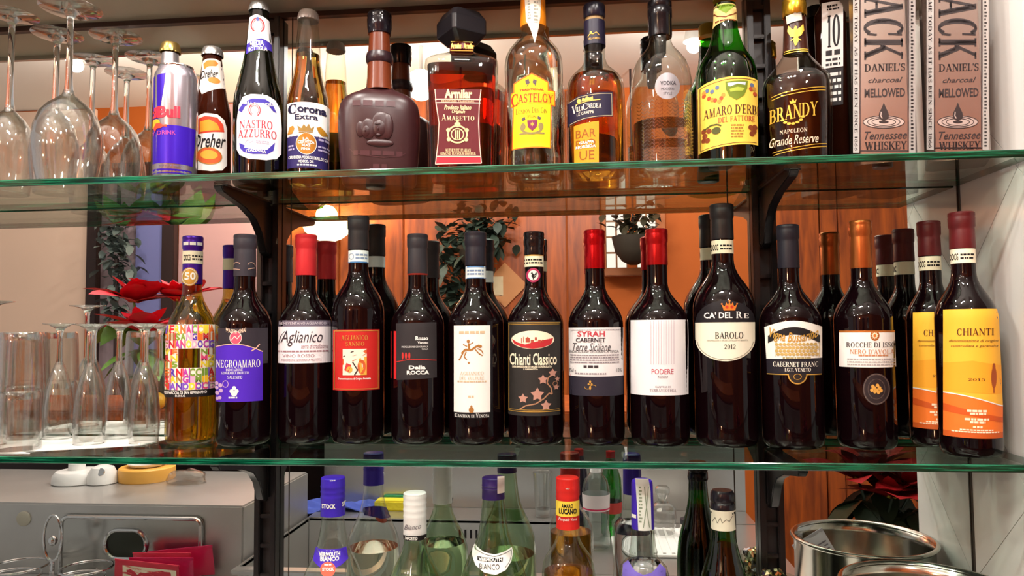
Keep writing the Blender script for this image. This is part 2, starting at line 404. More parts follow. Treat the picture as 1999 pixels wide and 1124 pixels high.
# ================================================================== STRUCTURE
def struct(o): o['kind'] = 'structure'; return o
ZT = ZC + 0.505                           # soffit height
MIRROR = mat((226, 230, 228), rough=0.0, metal=1)
WHITEW = mat((226, 222, 216), rough=.35, var=.05, vscale=8)
TILE = mat((216, 212, 207), rough=.16, spec=.5)
struct(boxo('wall_back', XL, XR + .02, YM + .006, YM + .06, CZ - .1, ZT + .3, mat((120, 112, 104), rough=.8)))
for i, (a, b, lb) in enumerate(((XL, -.4565, 'tall wall mirror behind the upturned wine glasses'), (-.4545, .2165, 'tall wall mirror between the two black slotted uprights'),
                                (.2185, XR - .002, 'tall wall mirror beside the white tiled side wall'))):
    o = boxo('mirror_panel', a, b, YM, YM + .006, CZ, ZT, MIRROR); tag(o, lb, 'mirror')
# ---- tiled side wall: diamond tiles, each its own piece
wr = struct(boxo('wall_right', XR + .006, XR + .05, .020, YM + .006, CZ - .1, ZT + .3, mat((120, 112, 104), rough=.8)))
def clip(poly, f):
    out = []
    for i in range(len(poly)):
        a, b = poly[i], poly[(i + 1) % len(poly)]; fa, fb = f(a), f(b)
        if fa >= 0: out.append(a)
        if (fa >= 0) != (fb >= 0): k = fa/(fa - fb); out.append((a[0] + (b[0] - a[0])*k, a[1] + (b[1] - a[1])*k))
    return out
S, G = .411, .0007
for i in range(-3, 4):
    for j in range(-3, 4):
        s0, s1 = ZC + .24 + i*S + G, ZC + .24 + (i + 1)*S - G; d0, d1 = ZC + .15 + j*S + G, ZC + .15 + (j + 1)*S - G
        q = [((s - d)/2, (s + d)/2) for s, d in ((s0, d0), (s1, d0), (s1, d1), (s0, d1))]
        for fn in (lambda p: p[0] - .020, lambda p: YM - .0006 - p[0], lambda p: p[1] - CZ, lambda p: ZT + .3 - p[1]):
            if q: q = clip(q, fn)
        if len(q) > 2: prism('wall_tile', q, 'x', XR, XR + .006, TILE, wr)
struct(boxo('trim_1', XR - .0012, XR + .0, YM - .0045, YM - .0002, CZ, ZT, mat((60, 52, 44), rough=.6)))
# ---- soffit over the shelves: perforated underside and bright metal edge
def perforated():
    m, n, l = newmat('perforated_sheet'); b = n['Principled BSDF']; b.inputs['Roughness'].default_value = .38; b.inputs['Metallic'].default_value = .35
    tc = n.new('ShaderNodeTexCoord'); vo = n.new('ShaderNodeTexVoronoi'); vo.inputs['Scale'].default_value = 330; vo.inputs['Randomness'].default_value = 0
    l.new(tc.outputs['Object'], vo.inputs['Vector']); cr = n.new('ShaderNodeValToRGB')
    cr.color_ramp.elements[0].position = .28; cr.color_ramp.elements[0].color = lin((70, 66, 52)) + (1,)
    cr.color_ramp.elements[1].position = .4; cr.color_ramp.elements[1].color = lin((168, 160, 140)) + (1,)
    l.new(vo.outputs['Distance'], cr.inputs[0]); l.new(cr.outputs[0], b.inputs['Base Color']); return m
struct(boxo('ceiling', XL, XR, YM - .118, YM + .006, ZT, ZT + .05, perforated()))
struct(boxo('trim_2', XL, XR, YM - .126, YM - .118, ZT - .007, ZT + .05, mat((190, 188, 184), rough=.2, metal=1)))
struct(boxo('trim_3', XL, XR, YM - .006, YM, ZT - .008, ZT, mat((50, 34, 28), rough=.35)))
# ---- back counter
struct(boxo('counter_top', XL, XR + .006, -.20, YM + .006, CZ - .03, CZ, STEEL))
# ---- glass shelves
GPANE = thin((236, 246, 240), lo=.055, hi=.8, p=4.0)
def edge_mat():
    m, n, l = newmat('green_glass_edge'); b = n['Principled BSDF']
    b.inputs['Roughness'].default_value = .08; b.inputs['Coat Weight'].default_value = .6; b.inputs['Transmission Weight'].default_value = .25
    tc = n.new('ShaderNodeTexCoord'); mp = n.new('ShaderNodeMapping'); mp.inputs['Scale'].default_value = (9, 1, 260); nz = n.new('ShaderNodeTexNoise')
    nz.inputs['Scale'].default_value = 1.6; nz.inputs['Detail'].default_value = 5; l.new(tc.outputs['Object'], mp.inputs[0]); l.new(mp.outputs[0], nz.inputs[0])
    cr = n.new('ShaderNodeValToRGB'); e = cr.color_ramp.elements
    e[0].position = .36; e[0].color = lin((2, 34, 22)) + (1,); e[1].position = .66; e[1].color = lin((30, 128, 92)) + (1,)
    x = e.new(.5); x.color = lin((4, 74, 50)) + (1,)
    l.new(nz.outputs['Fac'], cr.inputs[0]); l.new(cr.outputs[0], b.inputs['Base Color']); return m
EDGE = edge_mat()
def shelf(z, label):
    r = empty('glass_shelf', label, 'shelf', (0, 0, z - GT), 0, 'glass shelves')
    x0, x1 = XL, XR - .004
    bm = bmesh.new()
    for zz in (0, GT):
        q = [bm.verts.new(p) for p in ((x0, .0008, zz), (x1, .0008, zz), (x1, SHD - .0008, zz), (x0, SHD - .0008, zz))]
        bm.faces.new(q if zz else list(reversed(q)))
    obj('pane', bm, GPANE, r)
    def strip(nm, y0, y1):
        prof = [(y0, .0012), (y0 + (y1 - y0)*.5, 0), (y1, .0), (y1, GT), (y0 + (y1 - y0)*.5, GT), (y0, GT - .0012)]
        prism(nm, prof, 'x', x0, x1, EDGE, r)
    strip('front_edge', 0, .0016); strip('rear_edge', SHD, SHD - .0012)
    boxo('end_edge', x1, x1 + .0012, .001, SHD - .001, .0003, GT - .0003, EDGE, r)
    return r
shelf(UZ, 'upper green-edged glass shelf carrying liquor bottles and whiskey boxes')
shelf(LZ, 'lower green-edged glass shelf carrying the row of wine bottles')
# ---- slotted uprights and brackets
BLK = mat((16, 13, 15), rough=.28, spec=.6)
for X, lb in ((-.487, 'black slotted metal upright behind the dark-capped purple-label wine bottle'), (.266, 'black slotted metal upright behind the tall cream and black label bottle')):
    u = empty('shelf_upright', lb, 'upright', (X, YM - .0005, CZ), 0, 'slotted uprights')
    for sx in (-1, 1): boxo('rail', sx*.0125 - .0045, sx*.0125 + .0045, -.017, 0, .0, ZT - CZ - .009, BLK, u, .0012)
    boxo('back_strip', -.008, .008, -.004, 0, .0, ZT - CZ - .009, mat((34, 30, 32), rough=.35), u)
    z = .02
    while z < ZT - CZ - .02:
        if not any(abs(z - (q - GT - CZ - .02)) < .0 for q in (UZ, LZ)): boxo('rung', -.0085, .0085, -.015, -.003, z, z + .006, BLK, u, .001)
        z += .0445
def bracket(X, zt, lb):
    r = empty('shelf_bracket', lb, 'bracket', (X, YM - .018, zt - GT), 0, 'shelf brackets')
    pts = [(.0, -.001), (-.150, -.001), (-.158, -.004), (-.150, -.011), (-.085, -.022), (-.050, -.034), (-.030, -.052), (-.016, -.080), (-.0, -.086)]
    prism('arm', pts, 'x', -.006, .006, BLK, r, .0012)
    prism('flange', [(-.004, -.0005), (-.148, -.0005), (-.148, -.003), (-.004, -.003)], 'x', -.010, .010, BLK, r)
    boxo('hook_plate', -.0075, .0075, -.004, .008, -.080, -.012, BLK, r)
for X, zt, lb in ((-.487, UZ, 'black bracket under the upper shelf below the green beer bottle'), (.266, UZ, 'black bracket under the upper shelf below the brandy bottle'),
                  (-.487, LZ, 'black bracket under the lower shelf beside the steel cabinet'), (.266, LZ, 'black bracket under the lower shelf beside the round steel pot')):
    bracket(X, zt, lb)
# ================================================================== THE ROOM THE MIRROR SHOWS (behind the camera)
YB = 2*YM - 3.28                          # far wall
def xm(px, py=600, Yv=3.28): return atm(px, py, Yv).x
def zm(py, px=900, Yv=3.28): return atm(px, py, Yv).z
ZCEIL = zm(181)
def wood():
    m, n, l = newmat('orange_wood'); b = n['Principled BSDF']; b.inputs['Roughness'].default_value = .42
    tc = n.new('ShaderNodeTexCoord'); mp = n.new('ShaderNodeMapping'); mp.inputs['Scale'].default_value = (9, 9, 1.1); nz = n.new('ShaderNodeTexNoise')
    nz.inputs['Scale'].default_value = 3; nz.inputs['Detail'].default_value = 6; nz.inputs['Distortion'].default_value = .6
    l.new(tc.outputs['Object'], mp.inputs[0]); l.new(mp.outputs[0], nz.inputs[0]); cr = n.new('ShaderNodeValToRGB'); e = cr.color_ramp.elements
    e[0].position = .3; e[0].color = lin((118, 48, 6)) + (1,); e[1].position = .72; e[1].color = lin((186, 88, 16)) + (1,)
    l.new(nz.outputs['Fac'], cr.inputs[0]); l.new(cr.outputs[0], b.inputs['Base Color']); return m
WOOD = wood(); OCHRE = mat((192, 92, 20), rough=.7, var=.06, vscale=3); BEIGE = mat((232, 196, 172), rough=.8, var=.04, vscale=2)
PINK = mat((196, 150, 146), rough=.8); DARKW = mat((44, 24, 20), rough=.5); BLUEG = mat((118, 118, 168), rough=.6)
struct(boxo('floor', -4.5, 4.5, YB, YM + .06, -.05, 0, mat((120, 84, 66), rough=.5)))
struct(boxo('ceiling_room', -4.5, 4.5, YB - .1, -.1, ZCEIL, ZCEIL + .08, mat((236, 230, 222), rough=.7)))
fw = struct(boxo('wall_far', -4.5, 4.5, YB - .12, YB - .02, 0, ZCEIL, OCHRE))
edges = [548, 662, 788, 948, 1108, 1176]
for a, b in zip(edges, edges[1:]):
    boxo('panel', xm(a) + .006, xm(b) - .006, YB - .021, YB, .05, ZCEIL - .01, WOOD, fw, .004)
for a, b in ((1300, 1516), (1516, 1604), (1604, 1640), (1640, 1782), (1782, 1990), (-60, 180)):
    boxo('panel', xm(a) + .004, xm(b) - .004, YB - .021, YB + (.01 if a in (1604, 1516) else 0), .05, ZCEIL - .01, WOOD if 1500 < a < 1800 else (BEIGE if a < 0 else OCHRE), fw, .004)
boxo('panel', xm(345) + .004, xm(546), YB - .021, YB, .05, ZCEIL - .01, PINK, fw, .004)
# left: plaster wall, dark door frame and the bluish door leaf
boxo('panel', -4.4, xm(-60) - .004, YB - .021, YB, .05, ZCEIL - .01, BEIGE, fw, .004)
dr = empty('door_1', None, None, (0, YB, 0)); dr['kind'] = 'structure'
for a, b in ((176, 197), (322, 346)): boxo('door_frame', xm(a), xm(b), 0, .05, 0, 2.35, DARKW, dr, .004)
boxo('door_frame', xm(176), xm(346), 0, .05, 2.35, 2.45, DARKW, dr, .004)
boxo('door_leaf', xm(268), xm(322), 0, .03, 0, 2.34, BLUEG, dr, .003)
boxo('door_glass', xm(197), xm(268), 0, .01, 0, 2.34, mat((150, 128, 132), rough=.3), dr)
# window with lattice
wn = empty('window_1', None, None, (0, YB, 0)); wn['kind'] = 'structure'
wz0, wz1 = zm(524, 1230), zm(340, 1230); LIT = emit((255, 238, 222), 1.15)
for a, b in ((1184, 1226), (1244, 1284)):
    x0, x1 = xm(a), xm(b); nx, nz_ = 2, 6
    for i in range(nx):
        for j in range(nz_):
            boxo('pane', x0 + (x1 - x0)*i/nx + .004, x0 + (x1 - x0)*(i + 1)/nx - .004, 0, .006, wz0 + (wz1 - wz0)*j/nz_ + .004, wz0 + (wz1 - wz0)*(j + 1)/nz_ - .004, LIT, wn)
    for i in range(nx + 1): boxo('muntin', x0 + (x1 - x0)*i/nx - .005, x0 + (x1 - x0)*i/nx + .005, 0, .014, wz0, wz1, mat((150, 104, 66), rough=.5), wn)
    for j in range(nz_ + 1): boxo('muntin', x0, x1, 0, .012, wz0 + (wz1 - wz0)*j/nz_ - .005, wz0 + (wz1 - wz0)*j/nz_ + .005, mat((150, 104, 66), rough=.5), wn)
boxo('window_frame', xm(1226), xm(1244), 0, .03, wz0, wz1, OCHRE, wn); boxo('window_sill', xm(1180), xm(1290), 0, .12, wz0 - .05, wz0 - .005, mat((150, 84, 40), rough=.5), wn, .005)
for a, b in ((1177, 1184), (1284, 1300)): boxo('window_frame', xm(a), xm(b), 0, .04, wz0 - .05, wz1 + .05, mat((176, 96, 42), rough=.5), wn)
# ---- ceiling spotlights; the last two are added to brighten the left wall
LAMP_LABELS = ['small ceiling spotlight, first of a row of three over the aisle', 'small ceiling spotlight, middle one of a row of three over the aisle', 'small ceiling spotlight, last of a row of three over the aisle',
               'small ceiling spotlight above the upturned glasses', 'small ceiling spotlight over the aisle near the tiled wall', 'small ceiling spotlight near the glass door', 'small ceiling spotlight close above the green beer bottle',
               'small ceiling spotlight close above the brandy bottle', 'small ceiling spotlight far out over the customer area', 'added small spotlight brightening the wall by the dark door frame', 'added small spotlight brightening the beige plaster wall']
HOUS = mat((210, 206, 200), rough=.3, metal=.6)
for i, (x, y) in enumerate(LAMP_SPOTS):
    r = empty('ceiling_spotlight', LAMP_LABELS[i], 'lamp', (x, y, LAMP_Z), 0, 'ceiling spotlights')
    lathe('housing', [(.10, .012), (ZCEIL - LAMP_Z, .012)], HOUS, r, 12)
    lathe('shade', [(.02, .045), (.09, .03), (.105, .012)], HOUS, r, 24, caps=(False, True))
    ld = bpy.data.lights.new('bulb', 'POINT'); ld.energy = 19; ld.shadow_soft_size = .03; ld.color = (1, .945, .885)
    lo = link(bpy.data.objects.new('bulb', ld), r); lo.location = (0, 0, .0)
# ================================================================== WINE BOTTLES ON THE LOWER SHELF
def C(h): return tuple(int(h[i:i + 2], 16) for i in (0, 2, 4))
WHT, INK, GOLD, CREAM = paper((232, 229, 224)), paper((26, 22, 24)), mat((214, 168, 78), rough=.35, metal=.5), paper((238, 228, 200))
SH = [(0, 0), (.08, .02), (.17, .07), (.28, .18), (.4, .36), (.52, .56), (.64, .74), (.76, .87), (.88, .96), (1, 1)]
def wine(label, px, ytop, hw, cap_y, cap_m, Y=None, neck_y=None, full_y=None, hwc=20, glass=None, fill=None, fill_y=None, name='wine_bottle', capname='capsule', lip=True, Yd=.146):
    Y = Y if Y is not None else Yd
    b = Bottle(name, label, 'bottle', px, ytop, Y, LZ, 'wine bottles on the lower shelf')
    R = hw*b.sc(.1)
    if Y == Yd and Y + R > YM - .003:
        bpy.data.objects.remove(b.root); Y = YM - .0035 - R
        b = Bottle(name, label, 'bottle', px, ytop, Y, LZ, 'wine bottles on the lower shelf'); R = hw*b.sc(.1)
    h = b.z(ytop); zn = b.z(neck_y) if neck_y else h*.745; zf = b.z(full_y) if full_y else h*.56
    rc = hwc*b.sc(h); rn = rc*.93
    pf = [(0, R*.80), (.0015, R*.90), (.006, R*.97), (.014, R)] + [(zf + (zn - zf)*(1 - k), rn*1.03 + (R - rn*1.03)*v) for k, v in reversed(SH)]
    pf += [(zn + (h - zn)*.5, rn), (h - .022, rn), (h - .021, rn*1.0), (h - .002, rn)]
    gb = b.body('glass_body', pf, glass or WINE)
    if fill: b.body('wine', inset(pf, .0022, .006, b.z(fill_y)), fill, keep=False)
    zc = b.z(cap_y)
    cp = [(zc, rc*1.0), (zc + .001, rc*1.015), (h - .024, rc*.985), (h - .0215, rc*.97), (h - .019, rc*1.045), (h - .008, rc*1.06), (h - .0065, rc*1.03), (h - .005, rc*1.06), (h - .0018, rc*1.05), (h - .0004, rc*.96), (h, rc*.7)]
    if not lip: cp = [(zc, rc), (h - .02, rc), (h - .0015, rc*1.02), (h, rc*.9)]
    b.cap = b.body(capname, cp, cap_m, 32, caps=(False, True)) if cap_m else None
    b.h = h; return b
def strip(b, y0, y1, m, extra, xs, mi=INK):
    za, zb = b.z(y1, .0004), b.z(y0, .0004); o = lathe('neck_strip', [(za, b.rad(za) + .0004), ((za + zb)/2, b.rad((za + zb)/2) + .0004), (zb, b.rad(zb) + .0004)], m, b.root, 40, caps=(False, False))
    if extra: b.draw('lettering', mi, o, extra, .0007, 4)
    return o
def docg(x0, x1, y0, y1):
    w, h = x1 - x0, y1 - y0
    return [('t', 'DOCG', x0 + w*.04, y0 + h*.3, x0 + w*.36, y0 + h*.78, 'bold'), ('lines', x0 + w*.44, y0 + h*.35, x0 + w*.95, y0 + h*.72, 2, 3)]
# 1 golden white wine, letter mosaic label
b = wine('golden white wine bottle with purple cap and rainbow letter mosaic label', 377, 461, 50, 555, foil(C('4a1fa0')), Y=.128, hwc=20, neck_y=565, full_y=648,
         glass=thin((222, 206, 130), lo=.06, hi=.55, p=3), fill=liquid((252, 222, 110)), fill_y=578)
strip(b, 489, 514, CREAM, docg(357, 398, 489, 514), (356, 398))
b.draw('printed_mark', WHT, b.cap, [('lines', 358, 472, 395, 478, 1, 12)], .0006, 4)
sl = b.draw('seal', GOLD, b.root, [('e', 370, 540, 17, 18)], .0006, 4)
b.draw('lettering', WHT, sl, [('t', '50', 360, 531, 382, 546, 'bold'), ('ring', 370, 540, 15, 16, 1)], .0009, 4)
lb = b.draw('label', paper((240, 232, 214)), b.root, [('r', 316, 633, 420, 680), ('r', 316, 680, 348, 718), ('r', 391, 680, 420, 718), ('r', 316, 718, 420, 775)], .0004)
rows = [('VERNACCIA', 633, 652), ('DISANGIMI', 649, 665), ('GNANODOCG', 663, 680), ('VE', 680, 693), ('RN', 692, 706), ('15', 704, 718), ('ERNACCIA', 718, 735), ('SANGIMIG', 732, 748), ('NANODOCG', 746, 761)]
pal = ['e0457a', 'f2c230', 'b03aa0', '7c4fc0', 'e8702c', '7a9a3a', 'd8262e', '5a3aa8', 'f0a8c4', 'c0282e', 'e8d23a', '9a6a3a']
byc = {}; rg = random.Random(4)
for s, y0, y1 in rows:
    spans = [(318, 419)] if len(s) > 4 else [(318, 347), (392, 419)]
    for (x0, x1) in spans:
        n = len(s) if len(s) > 4 else (2 if x0 < 350 else 2); ss = s if x0 < 350 else rg.sample('GUDIMN025', 2)
        for i in range(n):
            xa = x0 + (x1 - x0)*i/n; byc.setdefault(rg.choice(pal), []).append(('t', ss[i], xa + .3, y0 + .8, xa + (x1 - x0)/n - .3, y1 - .6, 'heavy'))
            byc.setdefault(rg.choice(pal), []).append(('r', xa + .2, y0 + .5, xa + (x1 - x0)/n*.22, y1 - .4)) if rg.random() < .5 else None
for c, it in byc.items(): b.draw('lettering', paper(C(c)), lb, it, .0007, 0)
b.draw('label_band', INK, lb, [('r', 316, 761, 420, 775)], .0006); b.draw('lettering', WHT, lb, [('t', 'VERNACCIA DI SAN GIMIGNANO', 318, 763, 404, 769, 'bold'), ('t', 'D.O.C.G.', 342, 770, 362, 774, 'bold')], .0009, 0)
# 2 purple wave label
b = wine('dark wine bottle with matte charcoal cap and purple wave label', 479, 458, 55, 540, mat(C('3a3540'), rough=.5), Y=.121, hwc=22)
b.draw('cap_emblem', paper(C('c8a090')), b.cap, [('ring', 462, 519, 8, 8, 1.2, 180, 330), ('ring', 491, 519, 8, 8, 1.2, 200, 360), ('l', [(455, 524), (468, 526)], 1.5), ('l', [(484, 525), (497, 522)], 1.5)], .0006, 4)
lb = b.draw('label', paper(C('2e2830')), b.root, [('r', 421, 640, 523, 705)], .0004)
wave = [(421 + (513 - 421)*i/20, 676 - 7*math.sin(i/20*3.0) + 12*(i/20)**2) for i in range(21)]
pl = b.draw('label_field', paper(C('4b22b4')), lb, [('p', wave + [(513, 784), (421, 784)])], .0006)
b.draw('label_swoosh', paper(C('e8b8a0')), lb, [('l', wave, 1.6), ('l', [(491, 685), (500, 680), (507, 672)], 2.2)], .0008)
b.draw('emblem', paper(C('d0506a')), lb, [('e', 460, 659, 12, 13)], .0008); b.draw('emblem', paper(C('f4dcd4')), lb, [('ring', 460, 659, 12, 13, 1), ('l', [(451, 664), (458, 656), (463, 661), (470, 652)], 1.6)], .001)
b.draw('lettering', paper(C('e8c8b0')), lb, [('t', 'MASTRI VINAI', 441, 639, 480, 647, 'bold', 4)], .0008, 0)
b.draw('lettering', WHT, lb, [('t', 'NEGROAMARO', 421.5, 702, 508, 717, 'serif'), ('t', 'INDICAZIONE', 441, 719, 474, 724, 'serif'), ('t', 'GEOGRAFICA PROTETTA', 432, 725, 487, 730, 'serif'), ('t', 'SALENTO', 444, 733, 473, 739, 'serif'),
       ('e', 457, 757, 4, 4), ('e', 452, 763, 4, 4), ('e', 462, 763, 4, 4), ('e', 457, 768, 6, 5), ('lines', 446, 774, 466, 777, 1, 8)], .0009, 0)
b.draw('grapes', paper(C('c0a0c8')), lb, [('e', x, y, r, r) for x, y, r in ((423, 748, 3.5), (423, 757, 3.5), (424, 767, 4), (429, 776, 3.5), (430, 752, 4), (431, 762, 4), (424, 778, 3))] + [('ring', 440, 749, 6, 7, 1.2)], .0008)
# 3 white script label, red cap
b = wine('dark wine bottle with matte red cap and white script label', 598, 458, 53, 538, mat(C('d02830'), rough=.42), Yd=.146, hwc=20.5)
lb = b.draw('label', paper(C('ece6ea')), b.root, [('r', 541, 637, 646, 709)], .0004); b.draw('label_band', paper(C('6a6070')), lb, [('r', 541, 625, 646, 637)], .0004)
b.draw('lettering', paper(C('c8c0c8')), lb, [('t', 'BENEVENTANO AGLIANICO', 545, 628, 637, 633, 'sans')], .0008, 0)
b.draw('lettering', paper(C('3a3038')), lb, [('t', 'Aglianico', 547, 645, 630, 676, 'script'), ('l', [(543, 672), (548, 655), (556, 646)], 1)], .0008, 0)
b.draw('lettering', paper(C('a07880')), lb, [('t', 'terra di tradizione', 588, 671, 641, 680, 'script'), ('t', 'VINO ROSSO', 551, 691, 614, 697, 'sans'), ('t', 'INDICAZIONE GEOGRAFICA PROTETTA', 549, 700, 628, 705, 'sans'), ('lines', 543, 684, 644, 687, 1, 2)], .0008, 0)
# 4 red square label
b = wine('tall dark wine bottle with black cap and red gold-edged square label', 700, 422, 51.5, 488, mat(C('2a262a'), rough=.45), Yd=.144, hwc=20.5, neck_y=525, full_y=608)
strip(b, 488, 511, paper(C('e8eef2')), [('ring', 686, 500, 5, 6, 1), ('lines', 694, 495, 717, 505, 2, 5)], (679, 721), paper(C('8090b0')))
b.draw('neck_line', paper(C('4a7ab0')), b.root, [('r', 679, 510, 721, 512.5)], .0006, 4)
lb = b.draw('label', paper(C('bc2420')), b.root, [('r', 650, 643, 741, 762)], .0004)
b.draw('border', GOLD, lb, [('f', 652, 645, 739, 760, 1.3)], .0007)
b.draw('lettering', GOLD, lb, [('t', 'AGLIANICO', 666, 654, 718, 664, 'serif'), ('t', 'SANNIO', 675, 667, 711, 675, 'serif')], .0008, 0)
b.draw('lettering', WHT, lb, [('t', 'Denominazione di Origine Protetta', 660, 737, 724, 742, 'bold')], .0008, 0)
pc = b.draw('picture', paper(C('e8dcc8')), lb, [('r', 669, 681, 716, 732)], .0007)
for c, it in (('c85a2c', [('p', [(669, 700), (690, 694), (716, 682), (716, 690), (690, 704), (669, 712)]), ('e', 706, 716, 8, 14)]), ('3a2a2a', [('l', [(670, 696), (688, 686), (714, 684)], 2), ('l', [(688, 706), (698, 722), (692, 732)], 2.5)]),
              ('d8a040', [('p', [(700, 700), (716, 696), (716, 732), (704, 732)]), ('e', 682, 721, 6, 6)]), ('c8383a', [('p', [(676, 708), (686, 712), (680, 726), (672, 722)])])):
    b.draw('picture_shape', paper(C(c)), pc, it, .001, 0)
# 5 black label with red edge
b = wine('dark wine bottle with charcoal cap and black label with red edge', 815, 457, 52, 535, mat(C('332f36'), rough=.45), Yd=.145, hwc=19.5)
b.draw('cap_line', paper(C('b03428')), b.cap, [('r', 795, 533, 836, 536)], .0005, 4)
lb = b.draw('label', paper(C('2c282a')), b.root, [('p', [(773, 631), (852, 629), (853, 738), (774, 742)])], .0004)
b.draw('label_edge', paper(C('c8262a')), lb, [('r', 763, 646, 773.5, 740)], .0004)
b.draw('lettering', WHT, lb, [('t', 'Rosso', 811, 656, 836, 664, 'heavy'), ('t', 'Veneto', 815, 666, 836, 671, 'bold'), ('t', 'INDICAZIONE GEOGRAFICA', 784, 675, 836, 678.5, 'sans'), ('t', 'TIPICA', 823, 680, 836, 683, 'sans'),
       ('t', 'Della', 798, 713, 831, 721, 'heavy'), ('t', 'ROCCA', 794, 723, 838, 731, 'heavy')], .0008, 0)
b.draw('trees', paper(C('c0302c')), lb, [('e', 786, 694, 2, 6.5), ('e', 792.5, 694, 2, 6.5), ('e', 799, 694, 2, 6.5), ('l', [(774, 706), (800, 701), (830, 702), (852, 704)], 1.2)] + [('r', x - .4, 698, x + .4, 703) for x in (786, 792.5, 799)], .0008)
# 6 tall white label with gold horseman
b = wine('dark wine bottle with navy cap and tall white label with gold horseman', 928, 453, 54, 519, mat(C('25222e'), rough=.42), Yd=.144, hwc=20.5)
strip(b, 519, 543, paper(C('eef2f6')), [('lines', 912, 526, 944, 536, 2, 8)], (907, 949), paper(C('7a8ab0')))
b.draw('neck_line', paper(C('5a86c0')), b.root, [('r', 907, 519, 949, 521.5), ('r', 907, 541, 949, 543)], .0006, 4)
lb = b.draw('label', WHT, b.root, [('r', 886, 635, 957, 806)], .0004); b.draw('label_band', INK, lb, [('r', 886, 805, 957, 816)], .0005)
BR = paper(C('a06a34'))
b.draw('horseman', BR, lb, [('l', [(901, 690), (908, 682), (920, 683), (930, 676), (936, 674)], 4), ('e', 937, 676, 4, 3), ('l', [(905, 686), (899, 698), (896, 703)], 2.5), ('l', [(910, 686), (906, 696), (911, 702)], 2.2), ('l', [(928, 682), (935, 690), (942, 694)], 2.2), ('l', [(932, 680), (940, 684), (943, 690)], 2),
       ('l', [(916, 682), (915, 670)], 4), ('e', 914, 666, 3, 3.4), ('l', [(915, 673), (924, 668)], 1.6), ('l', [(904, 672), (912, 676)], 2), ('star', 915, 708, 3, 5, .5)], .0007, 5)
b.draw('lettering', paper(C('c8b090')), lb, [('lines', 896, 646, 946, 651, 1, 10), ('t', 'AGLIANICO', 898, 725, 944, 732, 'serif'), ('t', 'DEL VULTURE', 897, 735, 945, 741, 'serif'), ('lines', 893, 743, 950, 746, 1, 3), ('lines', 914, 772, 928, 776, 1, 4)], .0008, 0)
b.draw('lettering', WHT, lb, [('t', 'Cantina di Venosa', 888, 807, 955, 815, 'serif')], .0008, 0); b.draw('crest', BR, lb, [('e', 920, 800, 5, 6), ('star', 920, 793, 3, 4, .5)], .0008, 4)
# 7 black gold-framed label, bare glossy cap
b = wine('dark wine bottle with glossy black cap, rooster seal and black gold-framed label', 1042, 453, 53.5, 498, mat(C('171315'), rough=.12), Yd=.146, hwc=19.5)
strip(b, 498, 520, CREAM, [('lines', 1024, 505, 1060, 514, 2, 9)], (1022, 1062)); b.draw('neck_line', GOLD, b.root, [('r', 1022, 496.5, 1062, 499)], .0006, 4)
sl = b.draw('seal', paper(C('b03058')), b.root, [('e', 1041, 537, 14, 14)], .0006, 4); s2 = b.draw('seal_centre', WHT, sl, [('e', 1041, 537, 10, 10)], .0008, 4)
b.draw('rooster', INK, sl, [('p', [(1036, 533), (1039, 530), (1040, 533), (1043, 536), (1047, 530), (1048, 534), (1046, 540), (1042, 543), (1042, 545), (1040, 545), (1040, 542), (1037, 539), (1038, 535)])], .001, 0)
lb = b.draw('label', paper(C('2b2826')), b.root, [('r', 992, 627, 1094, 812)], .0004)
b.draw('border', GOLD, lb, [('r', 992, 629, 1094, 630.5), ('r', 994, 632, 1092, 633), ('r', 992, 803, 1094, 804.5), ('r', 994, 800, 1092, 801), ('r', 992.5, 630, 994, 804)], .0007)
ov = b.draw('oval_picture', CREAM, lb, [('e', 1040, 663, 42, 18)], .0007)
b.draw('hill', paper(C('b42a30')), ov, [('p', [(999, 661), (1010, 668), (1025, 672), (1040, 668), (1060, 664), (1080, 660), (1076, 672), (1060, 678), (1040, 680.5), (1020, 678), (1004, 671)])], .001)
b.draw('houses', paper(C('a84838')), ov, [('r', 1026, 661, 1034, 668), ('p', [(1025, 661), (1030, 657), (1035, 661)]), ('r', 1036, 663, 1056, 669), ('r', 1044, 658, 1048, 664), ('r', 1058, 663, 1061, 668), ('l', [(1022, 657), (1022, 668)], 1.5), ('l', [(1018, 659), (1018, 669)], 1.5)], .0012, 0)
b.draw('lettering', CREAM, lb, [('t', 'Chianti Classico', 995, 689, 1087, 713, 'cond'), ('t', 'DENOMINAZIONE DI ORIGINE CONTROLLATA', 1000, 714, 1077, 718, 'bold'), ('t', 'E GARANTITA', 1022, 719, 1050, 722, 'bold')], .0008, 0)
LF = paper(C('b48474'))
lv = [('star', x, y, r, 5, .55) for x, y, r in ((1079, 729, 9), (1060, 741, 10), (1049, 770, 14), (1021, 778, 10), (1066, 792, 11), (1088, 741, 5), (1086, 757, 6))]
b.draw('vine', paper(C('a87a5c')), lb, [('l', [(1014, 800), (1026, 792), (1046, 788), (1062, 778), (1072, 768), (1078, 770), (1076, 758), (1068, 748), (1070, 738), (1078, 731)], 2.4), ('ring', 1084, 750, 5, 5, 1)], .0008, 5)
b.draw('vine_leaves', LF, lb, lv, .001, 5)
